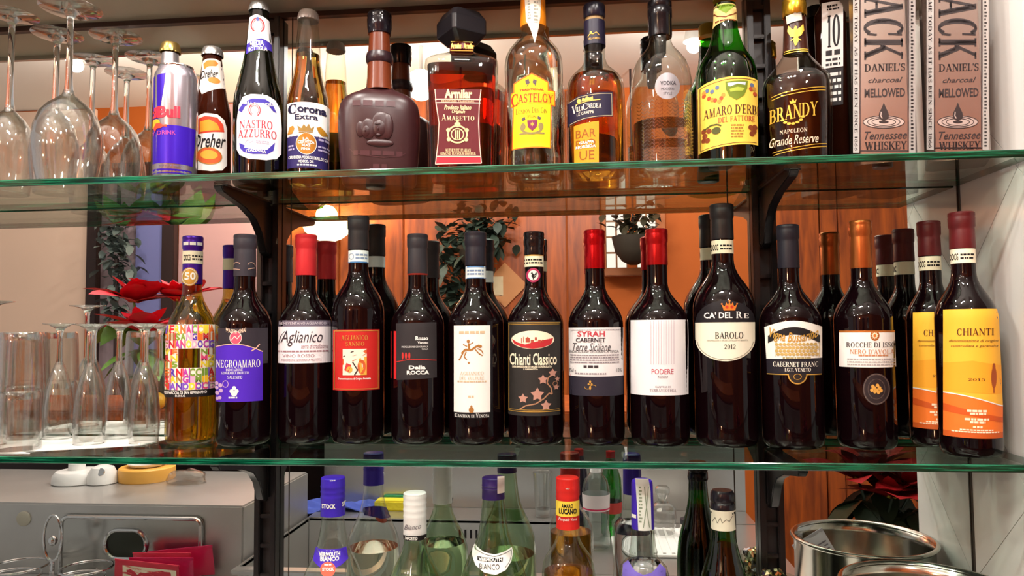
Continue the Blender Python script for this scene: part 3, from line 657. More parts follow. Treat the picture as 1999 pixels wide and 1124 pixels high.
# 8 white cabernet label
b = wine('dark wine bottle with shiny red foil cap and white label over a dark band', 1160, 449, 53.5, 525, mat(C('c8141e'), rough=.22, metal=.75), Yd=.145, hwc=20)
lb = b.draw('label', paper(C('e0dcdc')), b.root, [('r', 1110, 639, 1217, 735)], .0004); b.draw('label_band', paper(C('2a2632')), lb, [('r', 1110, 735, 1217, 773)], .0004)
b.draw('lettering', paper(C('b83844')), lb, [('t', 'SYRAH', 1127, 646, 1181, 657, 'bold'), ('r', 1113, 733, 1215, 734.5)], .0008, 0)
b.draw('lettering', paper(C('383034')), lb, [('t', 'CABERNET', 1124, 659, 1182, 668, 'bold'), ('t', 'Terre Siciliane', 1118, 669, 1192, 685, 'script'), ('t', 'INDICAZIONE GEOGRAFICA TIPICA', 1112, 683.5, 1208, 689, 'sans'), ('lines', 1139, 713, 1168, 718, 1, 13),
       ('t', '75cl e', 1111, 720, 1124, 727, 'sans'), ('t', '13%', 1204, 720, 1214, 727, 'sans')], .0008, 0)
b.draw('lettering', paper(C('8a8086')), lb, [('lines', 1114, 643, 1213, 644.6, 1, 4), ('lines', 1113, 692, 1209, 709, 4, 6), ('lines', 1122, 728, 1186, 731, 1, 7)], .0008, 0)
b.draw('emblem', GOLD, lb, [('e', 1152, 745, 2, 3), ('e', 1149, 750, 2, 2), ('e', 1155, 750, 2, 2), ('ring', 1147, 756, 6, 4, 1, 0, 200), ('ring', 1158, 755, 6, 4, 1, 180, 360), ('e', 1152, 757, 2, 4)], .0008, 0)
# 9 plain white label with stripes
b = wine('dark wine bottle with red foil cap and plain white label with thin stripes', 1281, 447, 58, 518, mat(C('c01c20'), rough=.25, metal=.7), Yd=.143, hwc=21)
lb = b.draw('label', paper(C('e4e0e2')), b.root, [('r', 1231, 624, 1344, 772)], .0004)
b.draw('stripes', paper(C('c8b8c0')), lb, [('r', x, 625, x + 1.3, 711) for x in range(1270, 1316, 5)], .0007, 0)
b.draw('lettering', paper(C('b84858')), lb, [('t', 'PODERE', 1272, 720, 1315, 730, 'sans')], .0008, 0)
b.draw('lettering', paper(C('807078')), lb, [('t', 'ROSSO', 1284, 733, 1304, 738, 'sans'), ('t', 'CANTINA DI', 1279, 753, 1309, 757, 'sans'), ('t', 'TERRAVECCHIA', 1268, 759, 1320, 765, 'serif')], .0008, 0)
# 10 tall crown label
b = wine('tallest dark wine bottle with black cap, crown and cream rounded label', 1408, 399, 61.5, 468, mat(C('201c1e'), rough=.4), Yd=.14, hwc=22.5, neck_y=508, full_y=600)
strip(b, 468, 494, CREAM, docg(1386, 1431, 468, 494), (1385, 1432))
lb = b.draw('label', paper(C('e4dec8')), b.root, [('p', [(1357, 629), (1474, 629), (1474, 668)] + ell(1416, 664, 58, 41, 20, 0, 180) + [(1357, 664)])], .0004)
b.draw('label_top', paper(C('1c181c')), lb, [('p', [(1357, 628), (1357, 624)] + ell(1416, 626, 58, 40, 20, 180, 360) + [(1474, 628)])], .0004)
b.draw('crown', mat(C('e08030'), rough=.35, metal=.3), lb, [('p', [(1413, 606), (1409, 594), (1415, 598), (1418, 590), (1421, 596), (1424, 588), (1427, 596), (1430, 590), (1433, 598), (1439, 594), (1435, 606)]), ('e', 1424, 587, 2, 2), ('e', 1409, 593, 1.6, 1.6), ('e', 1439, 593, 1.6, 1.6)], .0008, 5)
b.draw('crown_cap', paper(C('b03020')), lb, [('e', 1419, 599, 3, 3), ('e', 1429, 599, 3, 3)], .001, 0)
b.draw('lettering', WHT, lb, [('t', "CA' DEL", 1374, 609, 1430, 621, 'bold'), ('t', 'R', 1437, 608, 1449, 621, 'serif'), ('t', 'E', 1452, 612, 1462, 621, 'serif')], .0008, 0)
b.draw('lettering', INK, lb, [('t', 'BAROLO', 1396, 648, 1451, 661, 'serif'), ('t', '2012', 1414, 672, 1436, 681, 'serif')], .0008, 0)
b.draw('lettering', paper(C('807868')), lb, [('t', 'DENOMINAZIONE DI ORIGINE CONTROLLATA E GARANTITA', 1380, 663, 1461, 666, 'sans'), ('l', ell(1416, 664, 55, 38, 20, 5, 175), 1)], .0008, 0)
# 11 arched label
b = wine('dark wine bottle with blue-black cap and arched white label with gold vineyard', 1537, 439, 61.5, 524, mat(C('1e1c28'), rough=.45), Y=.127, hwc=21.5)
arch = [(1492 + 113*i/16, 645 - 19*math.sin(math.pi*(.12 + .76*i/16)) ) for i in range(17)]
lb = b.draw('label', paper(C('ece8de')), b.root, [('p', arch + [(1605, 702), (1496, 702)])], .0004)
b.draw('label_band', paper(C('1e1a22')), lb, [('p', [(1496, 701), (1605, 699), (1605, 731), (1497, 731)])], .0005)
ban = [(1499 + 102*i/16, 655 - 17*math.sin(math.pi*(i/16))) for i in range(17)]
b.draw('banner', INK, lb, [('p', ban + [(x, y + 15) for x, y in reversed(ban)])], .0007)
b.draw('lettering', GOLD, lb, [('t', 'Vigna Bussarino', 1502, 638, 1598, 663, 'scriptb', 11)], .001, 0)
b.draw('vineyard', mat(C('c8a860'), rough=.5, metal=.3), lb, [('e', 1516 + i*7.6 + (j % 2)*3, 672 + j*6.5, 3.6, 3) for i in range(11) for j in range(4)] + [('f', 1514, 668, 1600, 696, .8)], .0008, 0)
b.draw('lettering', paper(C('a09060')), lb, [('lines', 1528, 697, 1586, 700, 1, 25)], .0008, 0)
b.draw('lettering', paper(C('f0e8d8')), lb, [('t', 'CABERNET FRANC', 1509, 706, 1597, 716, 'serif'), ('t', 'I.G.T. VENETO', 1532, 718, 1583, 725, 'serif')], .0009, 0)
em = b.draw('medallion', paper(C('2a201c')), lb, [('p', ell(1557, 730, 19, 19, 16, 0, 180))], .0007); b.draw('medallion_rim', GOLD, lb, [('ring', 1557, 730, 19.5, 20, 2.4, 0, 180), ('r', 1497, 730, 1538, 732), ('r', 1576, 730, 1604, 732), ('ring', 1557, 735, 8, 6, 1.2)], .0009, 5)
# 12 copper cap
b = wine('dark wine bottle with copper cap, white label and round dark seal', 1678, 431, 60, 524, mat(C('c87038'), rough=.3, metal=.75), Y=.127, hwc=22)
lb = b.draw('label', paper(C('ece6e0')), b.root, [('r', 1638, 647, 1751, 717)], .0004)
b.draw('border', mat(C('c87838'), rough=.35, metal=.5), lb, [('r', 1638, 645, 1751, 648.5), ('e', 1708, 655, 9, 10)], .0006)
b.draw('sun', paper(C('f0d8b8')), lb, [('star', 1708, 655, 7.5, 10, .6), ], .0008, 0); b.draw('sun_face', paper(C('c87030')), lb, [('e', 1708, 655, 3, 3)], .001, 0)
b.draw('lettering', paper(C('33282c')), lb, [('t', 'ROCCHE DI ISSO', 1652, 668, 1748, 678, 'serif')], .0008, 0)
b.draw('lettering', paper(C('c08058')), lb, [('t', "NERO D'AVOLA", 1659, 682, 1746, 691, 'serif'), ('lines', 1676, 692, 1734, 695, 1, 15)], .0008, 0)
b.draw('lettering', paper(C('a8a0a0')), lb, [('lines', 1654, 700, 1748, 713, 3, 12)], .0008, 0)
sl = b.draw('seal', paper(C('2a2022')), b.root, [('e', 1711, 759, 27, 31)], .0006); b.draw('seal_ring', paper(C('5a4a44')), sl, [('ring', 1711, 759, 26, 30, 2), ('ring', 1711, 759, 17, 20, 1)], .0008, 5)
b.draw('grapes', mat(C('e0a850'), rough=.4, metal=.3), sl, [('e', 1711 + dx, 759 + dy, 3.4, 3.6) for dx, dy in ((-9, 2), (-4, -2), (1, 2), (6, -2), (9, 3), (-3, 5), (4, 6), (-7, -5), (2, -7))], .001, 0)
# 13, 14 orange landscape labels
def chianti(label, px, ytop, hw, hwc, Y, capy, st, L, neck_y, full_y):
    b = wine(label, px, ytop, hw, capy, mat(C('5a1418'), rough=.4), Y=Y, hwc=hwc, neck_y=neck_y, full_y=full_y)
    strip(b, st[2], st[3], CREAM, docg(st[0] + 1, st[1], st[2], st[3]), (st[0], st[1]))
    x0, y0, x1, y1 = L; w, h = x1 - x0, y1 - y0
    def X(u): return x0 + w*u
    def Yy(v): return y0 + h*v
    lb = b.draw('label', paper(C('f2b638')), b.root, [('r', x0, y0, x1, y1)], .0004, 6)
    b.draw('sky', paper(C('f0a42c')), lb, [('p', [(X(0), Yy(.42)), (X(.5), Yy(.4)), (X(1), Yy(.44)), (X(1), Yy(.66)), (X(0), Yy(.64))])], .0005, 6)
    b.draw('field', paper(C('e8742a')), lb, [('p', [(X(0), Yy(.66)), (X(.3), Yy(.67)), (X(.6), Yy(.69)), (X(1), Yy(.76)), (X(1), Yy(1)), (X(0), Yy(1))])], .0006, 6)
    b.draw('field', paper(C('c8541e')), lb, [('p', [(X(0), Yy(.74)), (X(.4), Yy(.78)), (X(1), Yy(.84)), (X(1), Yy(.88)), (X(.5), Yy(.83)), (X(0), Yy(.80))])], .0008, 6)
    b.draw('field', paper(C('c0561f')), lb, [('r', X(0), Yy(.955), X(1), Yy(1))], .0008, 6)
    b.draw('road', WHT, lb, [('l', [(X(u), Yy(.655 + .015*u + .085*u*u)) for u in [i/10 for i in range(11)]], 2.2)], .0009, 6)
    b.draw('lettering', paper(C('5a3018')), lb, [('t', 'CHIANTI', X(.23), Yy(.15), X(.85), Yy(.205), 'serif'), ('t', 'denominazione di origine', X(.10), Yy(.235), X(.93), Yy(.262), 'script'), ('t', 'controllata e garantita', X(.13), Yy(.275), X(.92), Yy(.30), 'script'), ('t', '2015', X(.42), Yy(.535), X(.70), Yy(.555), 'serif')], .0008, 0)
    b.draw('cypress', paper(C('9a4a20')), lb, [('e', X(.85), Yy(.53), w*.045, h*.085), ('r', X(.84), Yy(.6), X(.86), Yy(.65)), ('e', X(.85), Yy(.45), w*.025, h*.03)], .0008, 0)
    b.draw('lettering', paper(C('f8e0c0')), lb, [('lines', X(.4), Yy(.78), X(.74), Yy(.797), 1, 19), ('lines', X(.45), Yy(.802), X(.72), Yy(.818), 1, 15), ('lines', X(.36), Yy(.845), X(.77), Yy(.862), 1, 22), ('lines', X(.45), Yy(.868), X(.71), Yy(.884), 1, 12),
        ('lines', X(.5), Yy(.905), X(.66), Yy(.922), 1, 7), ('lines', X(.28), Yy(.932), X(.84), Yy(.942), 1, 5), ('lines', X(.14), Yy(.948), X(.95), Yy(.958), 1, 6)], .0010, 0)
    return b
chianti('dark red capped wine bottle with orange landscape label, half hidden by its twin', 1812, 432, 54, 23, .149, 500, (1788, 1837, 500, 527), (1782, 609, 1874, 838), 548, 624)
chianti('dark red capped wine bottle with orange landscape label standing before its twin', 1876, 414, 64, 26, .070, 486, (1850, 1905, 485, 513), (1841, 603, 1958, 855), 532, 620)
# ================================================================== BOTTLES, CAN AND BOXES ON THE UPPER SHELF
GRP = 'bottles on the upper shelf'
CLEAR = thin((246, 250, 246), lo=.05, hi=.7, p=2.6)
def capx(b, rows, m, name='cap', segs=32, caps=(True, True)): return b.body(name, b.pr(rows), m, segs, caps=caps)
def crown_cap(b, cx, y0, y1, hw, m):
    z1, z0 = b.z(y0), b.z(y1); r = hw*b.sc(z1); v, f = [], []; N = 42
    prof = [(z0, 1.0, .07), (z0 + (z1 - z0)*.35, .98, .06), (z0 + (z1 - z0)*.75, .93, .02), (z1 - .0004, .82, 0), (z1, .6, 0)]
    for z, k, w in prof:
        for i in range(N): a = 2*math.pi*i/N; q = r*(k + (w if i % 2 else 0)); v.append((q*math.cos(a), q*math.sin(a), z))
    for j in range(4):
        for i in range(N): k = (i + 1) % N; f.append((j*N + i, j*N + k, (j + 1)*N + k, (j + 1)*N + i))
    f.append(tuple(4*N + i for i in range(N)))
    b.profs.append([(z0, r), (z1, r*.8)])
    return obj('crown_cap', pydata('crown_cap', v, f), m, b.root)
def base(rows_top, b, R):                 # rounded foot of a bottle, in metres
    return [(0, R*.82), (.0012, R*.92), (.005, R*.985), (.011, R)]
# ---- energy drink can
b = Bottle('drink_can', 'tall silver and blue energy drink can with red lettering', 'can', 342, 300, .050, UZ)
R = 43.5*b.sc(.05); pf = [(0, R*.78), (.002, R*.84), (.007, R*.97), (.010, R)] + b.pr([(158, 43.5), (150, 42.5), (141, 38), (137, 35.5)])
b.body('can_body', pf, mat(C('c4bcc6'), rough=.22, metal=.85)); zt = pf[-1][0]; rt = pf[-1][1]
b.body('lid_rim', [(zt, rt), (zt + .002, rt*1.02), (zt + .0032, rt), (zt + .0028, rt*.93), (zt - .003, rt*.88)], CHROME, keep=False, caps=(False, True))
BLU = mat(C('3a14b4'), rough=.3, metal=.35); RED = mat(C('d02840'), rough=.35)
b.draw('blue_field', BLU, b.root, [('p', [(299, 146), (323, 143), (318, 180), (312, 212), (306, 240), (301, 262), (298, 262)])], .0003)
b.draw('blue_field', BLU, b.root, [('p', [(298, 258), (304, 250), (312, 244), (382, 245), (380, 280), (376, 320), (298, 318)])], .0003)
b.draw('blue_field', BLU, b.root, [('p', [(298, 329), (374, 330), (373, 339), (298, 338)])], .0003)
b.draw('lettering', RED, b.root, [('t', 'Red', 262, 208, 306, 229, 'heavy'), ('t', 'Bull', 307, 207, 352, 230, 'heavy')], .0006, 4)
b.draw('lettering', mat(C('c84890'), rough=.4), b.root, [('t', 'ENERGY', 262, 255, 303, 263, 'sans'), ('t', 'DRINK', 307, 255, 343, 263, 'sans')], .0008, 4)
b.draw('bull_figure', mat(C('d8402a'), rough=.4), b.root, [('p', [(299, 248), (304, 240), (311, 240), (318, 244), (325, 243), (326, 248), (318, 247), (314, 250), (306, 250), (302, 256)])], .0007, 4)
b.draw('sun_disc', mat(C('f0b020'), rough=.4), b.root, [('e', 303, 240, 9, 9)], .0005, 4)
b.draw('lettering', mat(C('6a6088'), rough=.4), b.root, [('t', 'corpo e mente', 310, 321, 358, 326, 'sans')], .0006, 4)
# ---- beer bottle behind the can
b = Bottle('beer_bottle', 'beer bottle with gold crown cap and silver neck foil behind the can', 'bottle', 333, 90, .128, UZ, GRP)
R = 35*b.sc(.05); pf = base(0, b, R) + b.pr([(225, 35), (200, 33), (175, 27), (150, 21), (130, 18), (108, 16), (104, 16)])
b.body('glass_body', pf, thin((190, 160, 70), lo=.08, hi=.5)); b.body('beer', inset(pf, .002, .004, b.z(140)), liquid((220, 160, 60)), keep=False)
b.body('neck_foil', b.pr([(165, 25.5), (150, 22), (135, 20), (118, 17.8), (106, 17)]), mat(C('b8b4b8'), rough=.3, metal=.7), keep=True, caps=(False, False))
crown_cap(b, 333, 85, 104, 20, mat(C('b89a58'), rough=.3, metal=.8))
# ---- brown beer, orange label
b = Bottle('beer_bottle', 'brown glass beer bottle with silver crown cap and orange oval label', 'bottle', 415, 100, .120, UZ, GRP)
R = 39*b.sc(.05); pf = base(0, b, R) + b.pr([(238, 39), (222, 38), (205, 34), (188, 30), (170, 26.5), (150, 23.5), (128, 20.5), (112, 18.5), (108, 18)])
b.body('glass_body', pf, mat(C('3a1408'), rough=.05, trans=.35, ior=1.2)); crown_cap(b, 415, 94, 111, 21, mat(C('c8c4c0'), rough=.25, metal=.8))
nl = b.draw('neck_label', paper(C('f0e6dc')), b.root, [('p', [(396, 118), (404, 115), (420, 114), (436, 117), (440, 166), (424, 172), (408, 178), (394, 184), (389, 172)])], .0004, 5)
b.draw('neck_art', paper(C('e07828')), nl, [('p', [(397, 124), (405, 118), (420, 117), (426, 122), (422, 128), (406, 130), (398, 136)]), ('e', 418, 156, 12, 6)], .0007, 5)
b.draw('lettering', INK, nl, [('t', 'Dreher', 391, 136, 426, 152, 'scriptb', 0, -4)], .0009, 4)
lb = b.draw('label', paper(C('f2ece6')), b.root, [('p', [(386, 226), (400, 221), (425, 222), (438, 230), (443, 245), (443, 318), (434, 330), (412, 334), (386, 332)])], .0004)
b.draw('label_art', paper(C('d8442c')), lb, [('p', [(387, 232), (400, 227), (424, 228), (436, 240), (438, 254), (387, 262)])], .0006); b.draw('label_art', paper(C('eca030')), lb, [('p', [(390, 238), (408, 233), (424, 240), (430, 252), (390, 258)])], .0008)
b.draw('label_art', paper(C('d86030')), lb, [('e', 408, 304, 25, 16)], .0006); b.draw('label_art', paper(C('f0b040')), lb, [('e', 408, 302, 17, 9)], .0008); b.draw('border', GOLD, lb, [('ring', 408, 304, 26, 17, 1.5)], .0008)
b.draw('lettering', INK, lb, [('t', 'Dreher', 376, 261, 441, 288, 'scriptb', 0, -5)], .001, 4)
# ---- green beer
b = Bottle('beer_bottle', 'green glass beer bottle with white label and blue ribbons', 'bottle', 506, 30, .100, UZ, GRP)
R = 49*b.sc(.05); pf = base(0, b, R) + b.pr([(208, 49), (190, 47), (172, 42.5), (150, 37), (130, 32), (110, 28), (90, 25), (60, 22), (36, 19.5), (20, 18)])
b.body('glass_body', pf, thin((60, 120, 40), lo=.07, hi=.5)); b.body('beer', inset(pf, .002, .004, b.z(112)), mat(C('10200a'), rough=.05, trans=.5, ior=1.2), keep=False); crown_cap(b, 506, 7, 24, 20, mat(C('a8a8a4'), rough=.3, metal=.7))
nl = b.draw('neck_label', paper(C('f0ecee')), b.root, [('p', [(487, 32), (500, 28), (526, 34), (531, 78), (510, 74), (482, 84)])], .0004, 5)
b.draw('neck_band', paper(C('3c2a98')), nl, [('p', [(482, 84), (508, 75), (531, 78), (533, 92), (508, 95), (480, 104)])], .0005, 5)
b.draw('horseshoe', paper(C('c03a40')), nl, [('ring', 503, 49, 14, 15, 2.6, 120, 420), ('ring', 503, 49, 10, 11, 1, 120, 420)], .0007, 4); b.draw('crest', paper(C('4a5aa0')), nl, [('e', 503, 37, 3, 4)], .0009, 4)
b.draw('lettering', WHT, nl, [('t', 'MEDIA', 488, 79, 515, 89, 'bold', 0, -4), ('t', 'BOTTIGLIA', 485, 90, 522, 98, 'bold', 0, -4)], .0008, 4)
lb = b.draw('label', paper(C('f0ecf0')), b.root, [('p', [(466, 204), (474, 189), (490, 184), (522, 184), (538, 190), (547, 204), (550, 240), (549, 292), (540, 305), (520, 311), (486, 311), (468, 302), (462, 290), (462, 235)])], .0004)
BL = paper(C('4034a0'))
b.draw('ribbon', BL, lb, [('p', [(465, 214), (475, 200), (492, 193), (518, 192), (532, 198), (540, 214), (533, 212), (524, 203), (508, 200), (488, 202), (478, 208), (472, 219)])], .0007)
b.draw('ribbon', BL, lb, [('p', [(467, 278), (478, 284), (476, 288), (496, 292), (522, 290), (530, 281), (537, 273), (534, 290), (522, 299), (494, 301), (476, 297), (468, 288)])], .0007)
b.draw('horseshoe', paper(C('c83c48')), lb, [('ring', 497, 215, 12, 13, 2, 120, 420), ('ring', 497, 215, 8.5, 9, 1, 120, 420)], .0008, 4)
b.draw('lettering', paper(C('c03848')), lb, [('t', 'NASTRO', 467, 234, 532, 250, 'serif', 0, -2), ('t', 'AZZURRO', 464, 252, 540, 268, 'serif', 0, -2)], .0009, 4)
b.draw('lettering', WHT, lb, [('t', 'BIRRA SUPERIORE', 472, 195, 534, 202, 'bold', 5), ('t', 'ITALIANA', 480, 292, 520, 298, 'bold', -2)], .001, 4)
b.draw('printed_mark', paper(C('a090a8')), lb, [('l', [(478, 280), (484, 272), (488, 279), (494, 275)], 1), ('lines', 500, 274, 526, 279, 2, 4)], .0008, 4)
# ---- clear beer with lager
b = Bottle('beer_bottle', 'clear glass beer bottle of golden lager with white and navy label', 'bottle', 602, 30, .128, UZ, GRP)
R = 42.5*b.sc(.05); pf = base(0, b, R) + b.pr([(212, 42.5), (196, 41), (180, 37), (162, 32.5), (145, 28.5), (125, 26), (105, 24.5), (75, 22.5), (50, 20), (42, 19)])
b.body('glass_body', pf, CLEAR); b.body('beer', inset(pf, .0018, .004, b.z(108)), liquid((255, 222, 110)), keep=False)
crown_cap(b, 602, 23, 41, 20.5, mat(C('ccc8c4'), rough=.3, metal=.5))
lb = b.draw('label', paper(C('f0eeec')), b.root, [('r', 561, 199, 648, 265)], .0004); b.draw('label_field', paper(C('2a2058')), lb, [('r', 561, 264, 648, 327)], .0004)
NV = paper(C('1c1838'))
b.draw('lettering', NV, lb, [('t', 'C', 562, 202, 579, 221, 'serifb'), ('t', 'orona', 580, 208, 638, 219.5, 'heavy', 1.5, 2), ('t', 'Extra', 575, 222, 621, 233, 'bold')], .0008, 4)
b.draw('crown', mat(C('8a6a2a'), rough=.4), lb, [('p', [(583, 256), (580, 244), (588, 250), (593, 242), (598, 248), (603, 241), (607, 250), (614, 245), (611, 256)]), ('r', 583, 257, 611, 259)], .0008, 4)
b.draw('griffin', mat(C('a8761c'), rough=.4), lb, [('p', [(561, 260), (565, 246), (572, 244), (575, 250), (570, 260)])], .0008, 4); b.draw('griffin', mat(C('a8761c'), rough=.4), lb, [('p', [(618, 247), (626, 244), (634, 250), (642, 258), (630, 262), (622, 256)])], .0008, 4)
md = b.draw('medallion', mat(C('b07428'), rough=.35, metal=.4), lb, [('e', 598, 280, 20, 21)], .0007, 5); b.draw('border', WHT, lb, [('ring', 598, 280, 20.5, 21.5, 1)], .0008, 5)
b.draw('lettering', WHT, lb, [('t', 'LA', 591, 268, 603, 273, 'bold'), ('t', 'CERVEZA', 581, 274, 614, 280, 'bold'), ('t', 'MAS', 589, 281, 606, 286, 'bold'), ('t', 'FINA', 588, 287.5, 606, 293, 'bold'), ('t', 'CERVECERIA MODELO,S.DE R.L.DE C.V.', 563, 304, 641, 311, 'bold', 0, 2), ('t', 'MEXICO, D.F.', 582, 312, 613, 318, 'bold'), ('lines', 580, 320, 618, 323, 1, 3)], .001, 4)
b.draw('printed_mark', paper(C('a8a0c0')), lb, [('lines', 622, 268, 643, 272, 1, 2), ('lines', 621, 282, 645, 292, 2, 5), ('lines', 563, 282, 576, 292, 2, 7)], .0008, 4)
# ---- frosted brown flask with embossed heads
b = Bottle('liquor_bottle', 'broad frosted brown glass flask with embossed heads and black stopper', 'bottle', 741, 45, .126, UZ, GRP, n=2.6, ry=.52)
FROST = mat(C('341a1c'), rough=.32, spec=.5, bump=.02, bscale=900)
z0 = b.z(335); body = b.pr([(322, 76), (290, 78.5), (255, 80), (225, 79.5), (208, 76), (196, 68), (188, 56), (182, 42), (177, 31), (172, 26), (150, 24), (128, 23.5)])
Rb = body[0][1]; pf = [(0, Rb*.86), (.002, Rb*.92), (.006, Rb*.955)] + body
b.body('glass_body', pf, FROST, 64, nf=lambda z: 2.6)
b.body('neck', b.pr([(178, 26), (160, 24.5), (128, 23.5), (100, 22), (66, 20)]), mat(C('6a3018'), rough=.25), 40, n=2, ry=1)
b.body('neck_ring', b.pr([(126, 24.5), (121, 27), (114, 27), (106, 25)]), mat(C('2c1a20'), rough=.3), 40, n=2, ry=1)
b.body('stopper', b.pr([(68, 22.5), (60, 23), (56, 24), (40, 24.5), (36, 23.5), (33, 24.5), (28, 23), (25, 18)]), mat(C('17131a'), rough=.12), 40, n=2, ry=1)
EMB = FROST
def relief(nm, cx, cy, rx, ry_, h, mm=EMB):
    bm = bmesh.new(); bmesh.ops.create_uvsphere(bm, u_segments=20, v_segments=10, radius=1)
    c = Vector(b.front(cx, cy, 0)); s_ = b.sc(c.z)
    for v in bm.verts: v.co = Vector((c.x + v.co.x*rx*s_, c.y + v.co.y*h, c.z + v.co.z*ry_*s_))
    o = obj(nm, bm, mm, b.root); smooth(o.data, 3); return o
em = relief('embossed_head', 745, 245, 20, 28, .0022); 
for nm, cx, cy, rx, ry_, h in (('embossed_face', 741, 250, 14, 19, .0034), ('embossed_hair', 756, 246, 12, 26, .0026), ('embossed_head', 719, 252, 14, 21, .002), ('embossed_face', 716, 256, 9, 14, .0028), ('embossed_head', 704, 253, 9, 16, .0016), ('embossed_collar', 742, 279, 26, 8, .0022), ('embossed_nose', 738, 252, 2.5, 6, .0048), ('embossed_brow', 738, 243, 8, 2, .0042), ('embossed_chin', 739, 264, 6, 4, .004), ('embossed_nose', 713, 256, 2, 5, .0038)):
    relief(nm, cx, cy, rx, ry_, h)
LT = mat(C('4a2c30'), rough=.28)
b.draw('lettering', LT, b.root, [('lines', 688, 196, 774, 207, 1, 16), ('lines', 690, 294, 788, 303, 1, 14), ('lines', 728, 320, 755, 330, 1, 3)], .0006, 6)
b.draw('border', LT, b.root, [('l', [(682, 290), (690, 298), (715, 304), (748, 307), (782, 303), (792, 296)], 1.4)], .0006, 6)
# ---- square red liqueur with big black cap
b = Bottle('liquor_bottle', 'square bottle of red-brown liqueur with large black angular stopper', 'bottle', 901, 100, .128, UZ, GRP, n=5, ry=.68)
body = b.pr([(318, 66), (290, 66.5), (250, 67.5), (200, 69), (160, 70.5), (138, 71), (128, 70), (122, 62), (116, 48), (110, 34), (104, 24), (98, 20), (80, 19)])
Rb = body[0][1]; pf = [(0, Rb*.92), (.002, Rb*.96), (.006, Rb)] + body
nfun = lambda z: 2 + 3*max(0, min(1, (b.z(102) - z)/.014))
zz = b.z(102)
def nfun(z): return 2 + 3.2*max(0, min(1, (zz - z)/.012))
b.body('glass_body', pf, CLEAR, 64, nf=nfun); b.body('liqueur', inset(pf, .0035, .007, b.z(137)), liquid((206, 46, 18)), 64, keep=False, nf=lambda z: 5)
b.body('collar', b.pr([(104, 22), (103, 23.5), (82, 22), (79, 21)]), mat(C('6a1418'), rough=.35), 32, n=2, ry=1)
b.draw('lettering', GOLD, b.root, [('t', 'Armilar', 880, 84, 902, 95, 'heavy'), ('t', 'Armilar', 905, 84, 926, 95, 'heavy'), ('r', 880, 81, 923, 82.4), ('r', 879, 98, 924, 99.4)], .0060, 4)
z1, z2 = b.z(90), b.z(28); w = 39*b.sc(.25); bm = bmesh.new()
oc = lambda q, k: [(q*1.0, -q*.45*k), (q*.45*k, -q*1.0), (-q*.45*k, -q*1.0), (-q*1.0, -q*.45*k), (-q*1.0, q*.45*k), (-q*.45*k, q*1.0), (q*.45*k, q*1.0), (q*1.0, q*.45*k)]
rings = [[bm.verts.new((x, y, z)) for x, y in oc(q, k)] for z, q, k in ((z1, w*.62, 1.6), (z1 + (z2 - z1)*.28, w*.97, 1.9), (z1 + (z2 - z1)*.72, w*.97, 1.9), (z2, w*.74, 1.7))]
for A, B_ in zip(rings, rings[1:]):
    for i in range(8): bm.faces.new((A[i], A[(i + 1) % 8], B_[(i + 1) % 8], B_[i]))
bm.faces.new(rings[0]); bm.faces.new(list(reversed(rings[-1]))); bmesh.ops.recalc_face_normals(bm, faces=bm.faces[:])
bmesh.ops.bevel(bm, geom=bm.edges[:], offset=.0009, segments=1, affect='EDGES'); o = obj('stopper', bm, mat(C('19171c'), rough=.28), b.root); o.rotation_euler = (0, 0, .5)
lb = b.draw('label', paper(C('5e1a20')), b.root, [('p', [(849, 174), (938, 174), (936, 202), (939, 318), (852, 318), (855, 240), (849, 200)])], .0005)
b.draw('label_band', paper(C('b02838')), lb, [('p', [(852, 306), (939, 306), (939, 319), (852, 319)])], .0007); PK = paper(C('ecc0b0'))
b.draw('border', PK, lb, [('l', [(849, 174), (851, 200), (857, 240), (855, 280), (850, 320)], 1.6), ('l', [(939, 174), (936, 200), (934, 240), (936, 280), (940, 318)], 1.6), ('r', 849, 193, 939, 195), ('r', 850, 199.5, 938, 201.5), ('r', 853, 304, 938, 306), ('l', [(850, 320), (940, 318)], 1.6)], .0008)
b.draw('lettering', paper(C('f0d8a8')), lb, [('t', 'Armilar', 868, 174, 922, 192, 'heavy'), ('t', 'REGISTERED TRADEMARK', 862, 195.6, 926, 199, 'sans'), ('t', 'Prodotto Italiano', 867, 205, 920, 214, 'scriptb'), ('t', 'Originale', 882, 214, 908, 223, 'scriptb'), ('t', 'A', 862, 223, 871, 235, 'serif'), ('t', 'MARETTO', 872, 226, 926, 235, 'serif'),
      ('t', 'AUTHENTIC ITALIAN', 869, 290, 919, 296, 'serif'), ('t', 'ALMOND FLAVOUR LIQUEUR', 859, 297, 929, 303, 'serif')], .001, 5)
b.draw('crest', paper(C('e8d098')), lb, [('ring', 893, 262, 20, 18, 3), ('ring', 893, 262, 13, 12, 2), ('e', 893, 243, 6, 5), ('star', 893, 237, 4, 5, .5), ('e', 875, 254, 4, 4), ('e', 911, 254, 4, 4), ('e', 876, 272, 4, 4), ('e', 910, 272, 4, 4), ('r', 888, 254, 890, 271), ('r', 892, 254, 894, 271), ('r', 896, 254, 898, 271)], .001, 5)
